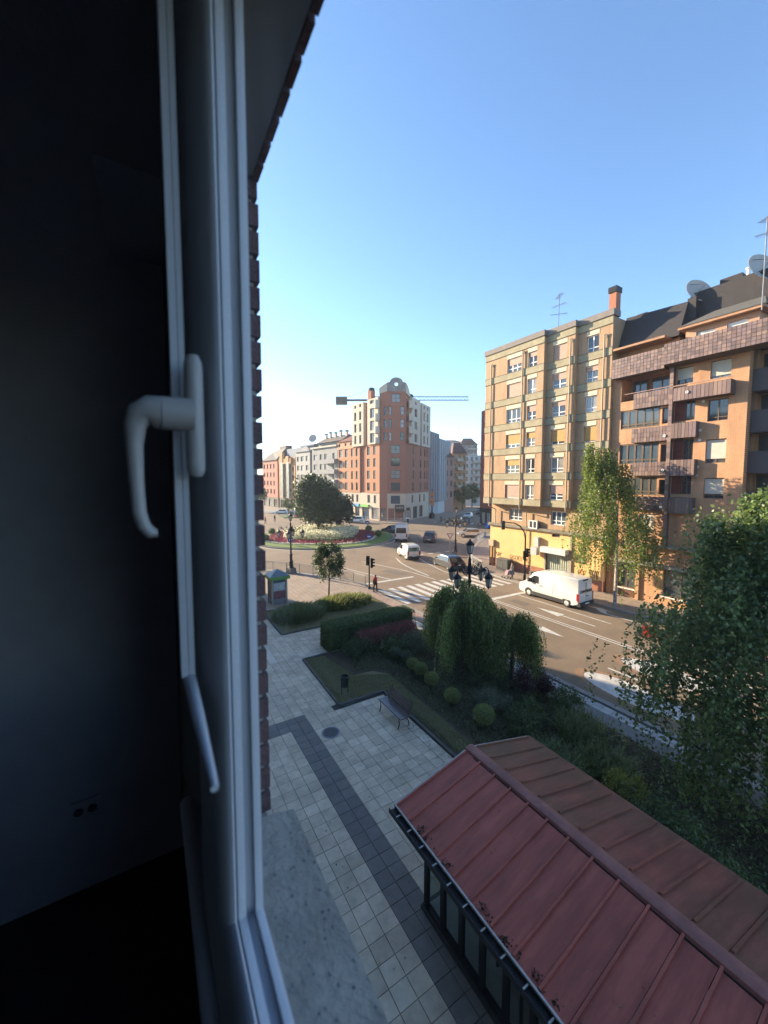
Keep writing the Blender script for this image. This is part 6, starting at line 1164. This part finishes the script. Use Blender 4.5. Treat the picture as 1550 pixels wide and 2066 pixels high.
# the long white panel van
L, W, H = 5.55, 1.86, 2.36; prof = [(.04, .45), (0, .62), (.0, 1.0), (.06, 2.1), (.12, 2.3), (.5, H), (2.9, H), (3.75, 2.24), (4.15, 2.02), (4.75, 1.38), (5.05, 1.18), (5.4, 1.02), (5.53, .72), (L, .5), (5.4, .3), (4.9, .26), (.4, .28)]
van, xat = vehicle('panel_van', 'long white high-roof panel van stopped at the line by the yellow wall', 'van', L, W, H, prof, 1.25, .12, paint('van_white', (.62, .61, .58)), (1.0, 4.5), .34, [[(3.6, 1.28), (4.62, 1.28), (4.2, 1.72), (3.98, 1.86), (3.62, 1.86)]], ((0, 99), (0, 100)), ((4.72, 1.44), (4.2, 2.0)), lower=.52)
ren = MB()
for s in (-1, 1):
    g = MB(); x = s * (W / 2 * .985); g.box(min(x, x + s * .03), max(x, x + s * .03), -L / 2 - .03, -L / 2 + .18, .62, 1.25); g.build('tail_light', M_tail, van)
    g = MB(); g.box(min(s * W / 2, s * (W / 2 + .2)), max(s * W / 2, s * (W / 2 + .2)), 4.35 - L / 2, 4.5 - L / 2, 1.28, 1.6); g.build('mirror', M_plastic, van)
    g = MB(); g.box(min(s * .55, s * .9), max(s * .55, s * .9), L / 2 - .28, L / 2 - .08, .84, .98); g.build('headlight', M_head, van)
    g = MB(); xx = s * (W / 2 + .004); g.box(min(xx, xx + s * .022), max(xx, xx + s * .022), .1 - L / 2, 4.1 - L / 2, .62, .72); g.build('side_moulding', PW, van)
    g = MB(); g.box(xx - .004, xx + .006, 3.5 - L / 2, 3.515 - L / 2, .55, 1.9); g.box(xx - .004, xx + .006, 2.2 - L / 2, 2.215 - L / 2, .55, 1.9); g.build('panel_gap', mat('gap_grey', (.3, .3, .29), .6), van)
    g = MB(); g.box(xx - .006, xx + .012, 3.2 - L / 2, 3.38 - L / 2, 1.12, 1.17); g.build('door_handle', M_plastic, van)
g = MB(); g.box(-W / 2 + .02, W / 2 - .02, -L / 2 - .12, -L / 2 + .2, .28, .58); g.build('rear_bumper', M_plastic, van); g = MB(); g.box(-.26, .26, -L / 2 - .135, -L / 2 - .11, .42, .53); g.build('number_plate', M_plate, van)
g = MB(); g.box(-.008, .008, -L / 2 - .012, -L / 2 + .03, .62, 2.05); g.build('door_gap', mat('gap_grey', (.3, .3, .29)), van); g = MB(); g.box(.05, .3, -L / 2 - .03, -L / 2 + .02, .98, 1.03); g.build('rear_handle', M_plastic, van); g = MB(); g.box(-.3, .3, -L / 2 + .02, -L / 2 + .1, 2.18, 2.26); g.build('high_brake_light', M_plastic, van)
cu = bpy.data.curves.new('lettering', 'FONT'); cu.body = 'CONTENUR'; cu.size = .28; cu.offset = .012; cu.extrude = .002; cu.align_x = 'CENTER'; cu.align_y = 'CENTER'; cu.materials.append(mat('letter_black', (.03, .03, .03), .5)); o = fontmesh('lettering', cu, van); o.rotation_euler = (R_(91.5), 0, 0); o.location = (0, -L / 2 - .0, 1.38)
o.location.y = -L / 2 - .02
x, y = RD(27.1 + .93, 17.63); van.location = (x, y - 1.0 + L / 2, ROADZ)
# the two vans by the roundabout
prof2 = [(.03, .3), (0, .6), (.02, 1.0), (.1, 1.72), (.3, 1.83), (1.2, 1.86), (2.3, 1.84), (2.7, 1.74), (3.35, 1.12), (3.95, .95), (4.15, .75), (4.2, .45), (4.1, .25), (.3, .24)]
sv, _ = vehicle('small_van', 'small cream white van heading for the roundabout', 'van', 4.2, 1.75, 1.86, prof2, 1.05, .16, paint('paint_cream', (.64, .61, .53)), (.8, 3.35), .31, [[(2.05, 1.12), (3.2, 1.1), (2.72, 1.62), (2.1, 1.66)]], ((.03, 1.12), (.1, 1.6)), ((3.28, 1.2), (2.74, 1.7)))
hv, _ = vehicle('delivery_van', 'white high-roof delivery van seen from behind beside the roundabout', 'van', 5.4, 2.0, 2.75, [(.04, .45), (0, .7), (.05, 2.5), (.15, 2.68), (.5, 2.75), (3.2, 2.75), (3.9, 2.5), (4.6, 1.5), (5.2, 1.2), (5.4, .8), (5.35, .4), (5, .28), (.3, .28)], 1.3, .1, PW, (1.0, 4.4), .36, [[(3.4, 1.35), (4.45, 1.35), (4.0, 2.0), (3.45, 2.05)]], ((.025, 1.45), (.05, 2.3)), ((4.55, 1.6), (3.98, 2.42)))
for v, LL, WW, zt in ((sv, 4.2, 1.75, 1.1), (hv, 5.4, 2.0, 1.3)):
    for s in (-1, 1): g = MB(); x = s * (WW / 2 - .12); g.box(x - .1, x + .1, -LL / 2 - .02, -LL / 2 + .08, zt - .45, zt + .05); g.build('tail_light', M_tail, v)
    g = MB(); g.box(-WW / 2 + .03, WW / 2 - .03, -LL / 2 - .08, -LL / 2 + .1, .3, .55); g.build('rear_bumper', M_plastic, v); g = MB(); g.box(-.26, .26, -LL / 2 - .09, -LL / 2 - .07, .5, .61); g.build('number_plate', M_plate, v)
    g = MB(); g.box(-.006, .006, -LL / 2 - .012, -LL / 2 + .06, .6, zt + .1); g.build('door_gap', M_plastic, v)
def place(v, x, y, hd): x, y = RD(x, y); v.location = (x, y, ROADZ); v.rotation_euler.z = math.atan2(-hd[0], hd[1])
place(sv, 27.9, 39.9, (.28, .96)); place(hv, 35.4, 52.4, (.62, .78))
car('family_car', 'dark estate car waiting just beyond the crossing, behind the lamp', 4.5, 1.78, 1.45, PD, loc=RD(28.6, 33.2), hd=(.16, .99))
car('family_car', 'dark grey tall car seen from behind beside the delivery van', 4.2, 1.85, 1.72, PG, loc=RD(38.2, 48.6), hd=(.68, .73))
car('family_car', 'silver car seen side-on at the side street mouth', 4.4, 1.8, 1.5, PS, loc=RD(47.4, 49.2), hd=(-.83, .55))
car('family_car', 'dark car half hidden behind the delivery van', 4.2, 1.78, 1.5, PD, loc=RD(38.5, 60.2), hd=(.9, -.2) if False else (-.45, .9))
car('family_car', 'white car on the far side of the roundabout by the corner shops', 4.3, 1.8, 1.62, PW, loc=RD(40.8, 79.2), hd=(-.72, .69))
car('parked_car', 'white parked car at far left near the round trees', 4.3, 1.8, 1.5, PW, loc=(33.6, 113), hd=(-.75, .66)); car('parked_car', 'second white parked car at far left, nearer the tree', 4.3, 1.8, 1.45, PW, loc=(37.8, 108), hd=(-.8, .6)); car('parked_car', 'long white car behind the nearer parked white car at far left', 4.6, 1.8, 1.45, PW, loc=(37.6, 112.5), hd=(-.8, .6))
car('family_car', 'grey car coming out of the side street by the crossing', 4.2, 1.8, 1.5, PG, loc=(60, 66.3), hd=(-.8, -.6)); car('family_car', 'white car waiting further up the side street', 4.2, 1.8, 1.5, PW, loc=(72, 75.5), hd=(-.82, -.57)); car('family_car', 'dark car near the end of the side street', 4.2, 1.8, 1.5, PD, loc=(83, 82), hd=(-.82, -.57))
t = thing('motor_scooter', 'red motor scooter put in for a red glow behind the hanging birch strands', 'scooter', (0, 0, 0), local=True)
g = MB(); g.hexa([(-.14, -.75, .35), (.14, -.75, .35), (.16, .1, .28), (-.16, .1, .28), (-.16, -.85, .72), (.16, -.85, .72), (.16, .0, .68), (-.16, .0, .68)]); g.hexa([(-.2, .1, .22), (.2, .1, .22), (.2, .5, .22), (-.2, .5, .22), (-.18, .1, .28), (.18, .1, .28), (.2, .55, .95), (-.2, .55, .95)]); g.build('body', PR, t)
g = MB(); g.box(-.17, .17, -.75, .05, .7, .8); g.build('seat', M_plastic, t); g = MB(); g.tube([(-.35, .5, 1.02), (0, .58, 1.0), (.35, .5, 1.02)], .02, 6); g.tube([(0, .58, 1.0), (0, .75, .3)], .035, 6); g.build('handlebar', M_plastic, t)
g = MB(); g.box(-.2, .2, -1.05, -.72, .78, 1.1); g.build('top_box', PR, t); g = MB(); g.box(-.12, .12, -.9, -.86, .55, .68); g.build('tail_light', M_tail, t)  # red of the top box stands for the glow of a brake light
for yy in (-.6, .75): g = MB(); g.lathe([(.14, -.05), (.24, -.05), (.25, 0), (.24, .05), (.14, .05)], (0, yy, .25), 18, axis='x'); g.build('wheel', M_rubber, t)
place(t, 25.8, 11.0, (0, 1))
for i in range(8):
    a = RD(56.5 + i * .95, 70.6 - i * 1.45); b = (a[0] + .84 * 2.6, a[1] + .54 * 2.6); 
    g = MB(); d = Vector((.54, -.84)) * .25; g.poly([(a[0] - d.x, a[1] - d.y, RZ), (b[0] - d.x, b[1] - d.y, RZ), (b[0] + d.x, b[1] + d.y, RZ), (a[0] + d.x, a[1] + d.y, RZ)]); g.build('crossing_stripe', M_paint, marks)
# ------------------------------------------------------------------ people
SKIN = mat('skin', (.42, .26, .18), .6); HAIR = mat('hair_dark', (.03, .02, .015), .7)
def person(label, loc, hd, hgt, top, legs, stride=.18, arm=.1, hair=HAIR, skirt=False):
    t = thing('person', label, 'person', (0, 0, 0), local=True); k = hgt / 1.75
    V = {'pel': (0, 0, .95, .15), 'waist': (0, .0, 1.1, .145), 'chest': (0, .01, 1.32, .17), 'neck': (0, 0, 1.5, .062), 'head': (0, .02, 1.59, .112), 'crown': (0, .01, 1.69, .1)}
    for s, n in ((1, 'l'), (-1, 'r')):
        f = stride * s; V.update({n + 'hip': (s * .09, 0, .9, .105), n + 'knee': (s * .1, f * .6, .5, .075), n + 'ank': (s * .1, f * .8 - .02, .08, .052), n + 'toe': (s * .11, f * .8 + .14, .04, .036),
                  n + 'sh': (s * .18, 0, 1.41, .075), n + 'elb': (s * .235, -f * .6 - .02, 1.15, .054), n + 'wri': (s * .23, -f * .6 + arm, .93, .038), n + 'hand': (s * .225, -f * .6 + arm + .04, .83, .042)})
    names = list(V); E_ = [('pel', 'waist'), ('waist', 'chest'), ('chest', 'neck'), ('neck', 'head'), ('head', 'crown')]
    for n in 'lr': E_ += [('pel', n + 'hip'), (n + 'hip', n + 'knee'), (n + 'knee', n + 'ank'), (n + 'ank', n + 'toe'), ('chest', n + 'sh'), (n + 'sh', n + 'elb'), (n + 'elb', n + 'wri'), (n + 'wri', n + 'hand')]
    me = bpy.data.meshes.new('body'); me.from_pydata([tuple(c * k for c in V[n][:3]) for n in names], [(names.index(a), names.index(b)) for a, b in E_], []); ob_ = bpy.data.objects.new('body', me); COL.objects.link(ob_)
    ob_.modifiers.new('Skin', 'SKIN'); ob_.modifiers.new('Sub', 'SUBSURF').levels = 1
    for i, n in enumerate(names): me.skin_vertices[0].data[i].radius = (V[n][3] * k,) * 2
    me.skin_vertices[0].data[0].use_root = True
    dg = bpy.context.evaluated_depsgraph_get(); dg.update(); nm_ = bpy.data.meshes.new_from_object(ob_.evaluated_get(dg)); bpy.data.objects.remove(ob_)
    for m in (top, legs, SKIN, hair, M_plastic): nm_.materials.append(m)
    for p in nm_.polygons:
        c = p.center / k; z = c.z; i = 0
        if z > 1.62 or (z > 1.55 and c.y < .0): i = 3
        elif z > 1.49: i = 2
        elif abs(c.x) > .19 and z < 1.12: i = 2
        elif z < .1: i = 4
        elif z < .97: i = 1
        p.material_index = i; p.use_smooth = True
    o = link('body', nm_, t)
    for s in (-1, 1):
        for f_ in range(4): g = MB(); x = s * .225 * k; y0 = (-stride * s * .6 + arm + .045 + (f_ - 1.5) * .018) * k; g.tube([(x, y0 - .01, .885 * k), (x, y0 + .004, .82 * k), (x - s * .012, y0 + .014, .785 * k + abs(f_ - 1.4) * .006)], .0095, 5); g.build('finger', SKIN, o)
        g = MB(); x = s * .21 * k; y0 = (-stride * s * .6 + arm + .07) * k; g.tube([(x, y0 - .03, .9 * k), (x - s * .012, y0 + .0, .85 * k)], .0105, 5); g.build('thumb', SKIN, o)
    if skirt: g = MB(); g.lathe([(.16 * k, 1.05 * k), (.2 * k, .8 * k), (.25 * k, .45 * k)], (0, 0, 0), 14); g.build('skirt', legs, t, smooth=True)
    g = MB(); g.lathe([(.012, 0), (.014, .018), (.004, .03)], (0, .103 * k, 1.575 * k), 6); g.build('nose', SKIN, o)
    t.location = (loc[0], loc[1], loc[2] if len(loc) > 2 else 0); t.rotation_euler.z = math.atan2(-hd[0], hd[1]); return t
c_ = lambda n, c: mat(n, c, .85, var=.1, scale=6)
person('person in red shirt and dark trousers with shoulder bag stepping onto the crossing', (16.6, 28.75), (.9, .35), 1.58, c_('cloth_red', (.42, .03, .025)), c_('cloth_black', (.02, .02, .025)), .16)
t = thing('shoulder_bag', 'dark bag hanging behind the person in red', 'bag', (16.5, 28.6, .9)); g = MB(); g.hexa([(16.34, 28.57, .78), (16.44, 28.55, .78), (16.48, 28.83, .78), (16.38, 28.85, .78), (16.35, 28.59, 1.1), (16.43, 28.57, 1.1), (16.47, 28.81, 1.1), (16.39, 28.83, 1.1)]); g.build('pouch', c_('cloth_brown', (.07, .03, .03)), t); g = MB(); g.tube([(16.4, 28.58, 1.08), (16.56, 28.66, 1.33), (16.55, 28.78, 1.33), (16.43, 28.83, 1.08)], .015, 5); g.build('strap', M_plastic, t)
person('person in pale blouse and long grey dress walking by the cabinet', (30.55, 25.75), (-.35, .93), 1.62, c_('cloth_pale', (.4, .36, .3)), c_('cloth_greyblue', (.16, .17, .2)), .12, skirt=True, hair=c_('hair_fair', (.32, .24, .15)))
t = thing('stroller', 'folding stroller pushed beside the person in the grey dress', 'stroller', (30.2, 25.9, 0)); sx, sy = 30.12, 25.85
g = MB(); g.tube([(sx + .3, sy - .3, .95), (sx + .05, sy, .5), (sx - .2, sy + .3, .15)], .018, 5); g.tube([(sx + .3, sy + .05, .95), (sx + .05, sy + .3, .5), (sx - .2, sy + .6, .15)], .018, 5); g.tube([(sx + .3, sy - .3, .95), (sx + .3, sy + .05, .95)], .018, 5); g.tube([(sx + .2, sy - .1, .12), (sx + .05, sy + .15, .5)], .018, 5); g.build('frame', M_steel, t)
g = MB(); g.hexa([(sx - .15, sy + .05, .35), (sx + .1, sy - .05, .4), (sx + .15, sy + .3, .4), (sx - .1, sy + .4, .35), (sx + .0, sy + .0, .8), (sx + .18, sy - .1, .85), (sx + .22, sy + .28, .85), (sx + .05, sy + .36, .8)]); g.build('seat', c_('cloth_stripe', (.3, .2, .22)), t)
for (a, b) in ((-.2, .3), (-.2, .6), (.2, -.1), (.25, .25)): g = MB(); g.lathe([(.09, -.02), (.09, .02)], (sx + a, sy + b, .09), 12, axis='x'); g.build('wheel', M_rubber, t)
person('person in dark clothes crossing at the side street', RD(57.6, 69.3) + (ROADZ,), (.5, -.8), 1.75, c_('cloth_purple', (.05, .03, .06)), c_('cloth_black', (.02, .02, .025)))
person('person in blue on the pavement near the dark red house', (60.0, 62.6), (-.5, -.8), 1.75, c_('cloth_blue', (.06, .12, .25)), c_('cloth_navy', (.03, .04, .07)))
person('person in a pink top outside the shop of the dark red house', (58.4, 58.2), (-.6, .6), 1.7, c_('cloth_pink', (.42, .22, .2)), c_('cloth_maroon', (.1, .02, .025)))
t = thing('shop_banner', 'blue crates of goods outside the shop of the dark red house', 'crates', (60.2, 57.2, 0))
for i in range(3): g = MB(); g.box(59.4 + i * .9, 60.2 + i * .9, 56.4, 57.2, 0, .9 + .2 * (i % 2)); g.build('crate', mat('crate_blue', (.03, .14, .5), .5), t)
person('person in pink walking at far left beyond the roundabout', (22.2, 88), (.7, .7), 1.7, c_('cloth_pink', (.42, .22, .2)), c_('cloth_maroon', (.1, .02, .025)))
person('person in black walking at far left beyond the roundabout', (25.0, 90.5), (.7, .7), 1.75, c_('cloth_black', (.02, .02, .025)), c_('cloth_black', (.02, .02, .025)))
# ------------------------------------------------------------------ summer haze: one even box of air round camera and street
hz = MB(); hz.box(-720, 920, -720, 920, -2.2, 46); hz_m = bpy.data.materials.new('haze_air'); hz_m.use_nodes = True; hz_m.cycles.homogeneous_volume = True; n_ = hz_m.node_tree; n_.nodes.remove(n_.nodes['Principled BSDF'])
pv = n_.nodes.new('ShaderNodeVolumePrincipled'); pv.inputs['Color'].default_value = (.86, .9, .95, 1); pv.inputs['Density'].default_value = .00042; pv.inputs['Anisotropy'].default_value = .3
n_.links.new(pv.outputs[0], n_.nodes['Material Output'].inputs['Volume'])
tag(hz.build('haze', hz_m), 'thin pale summer haze over the street', 'haze', kind='stuff')
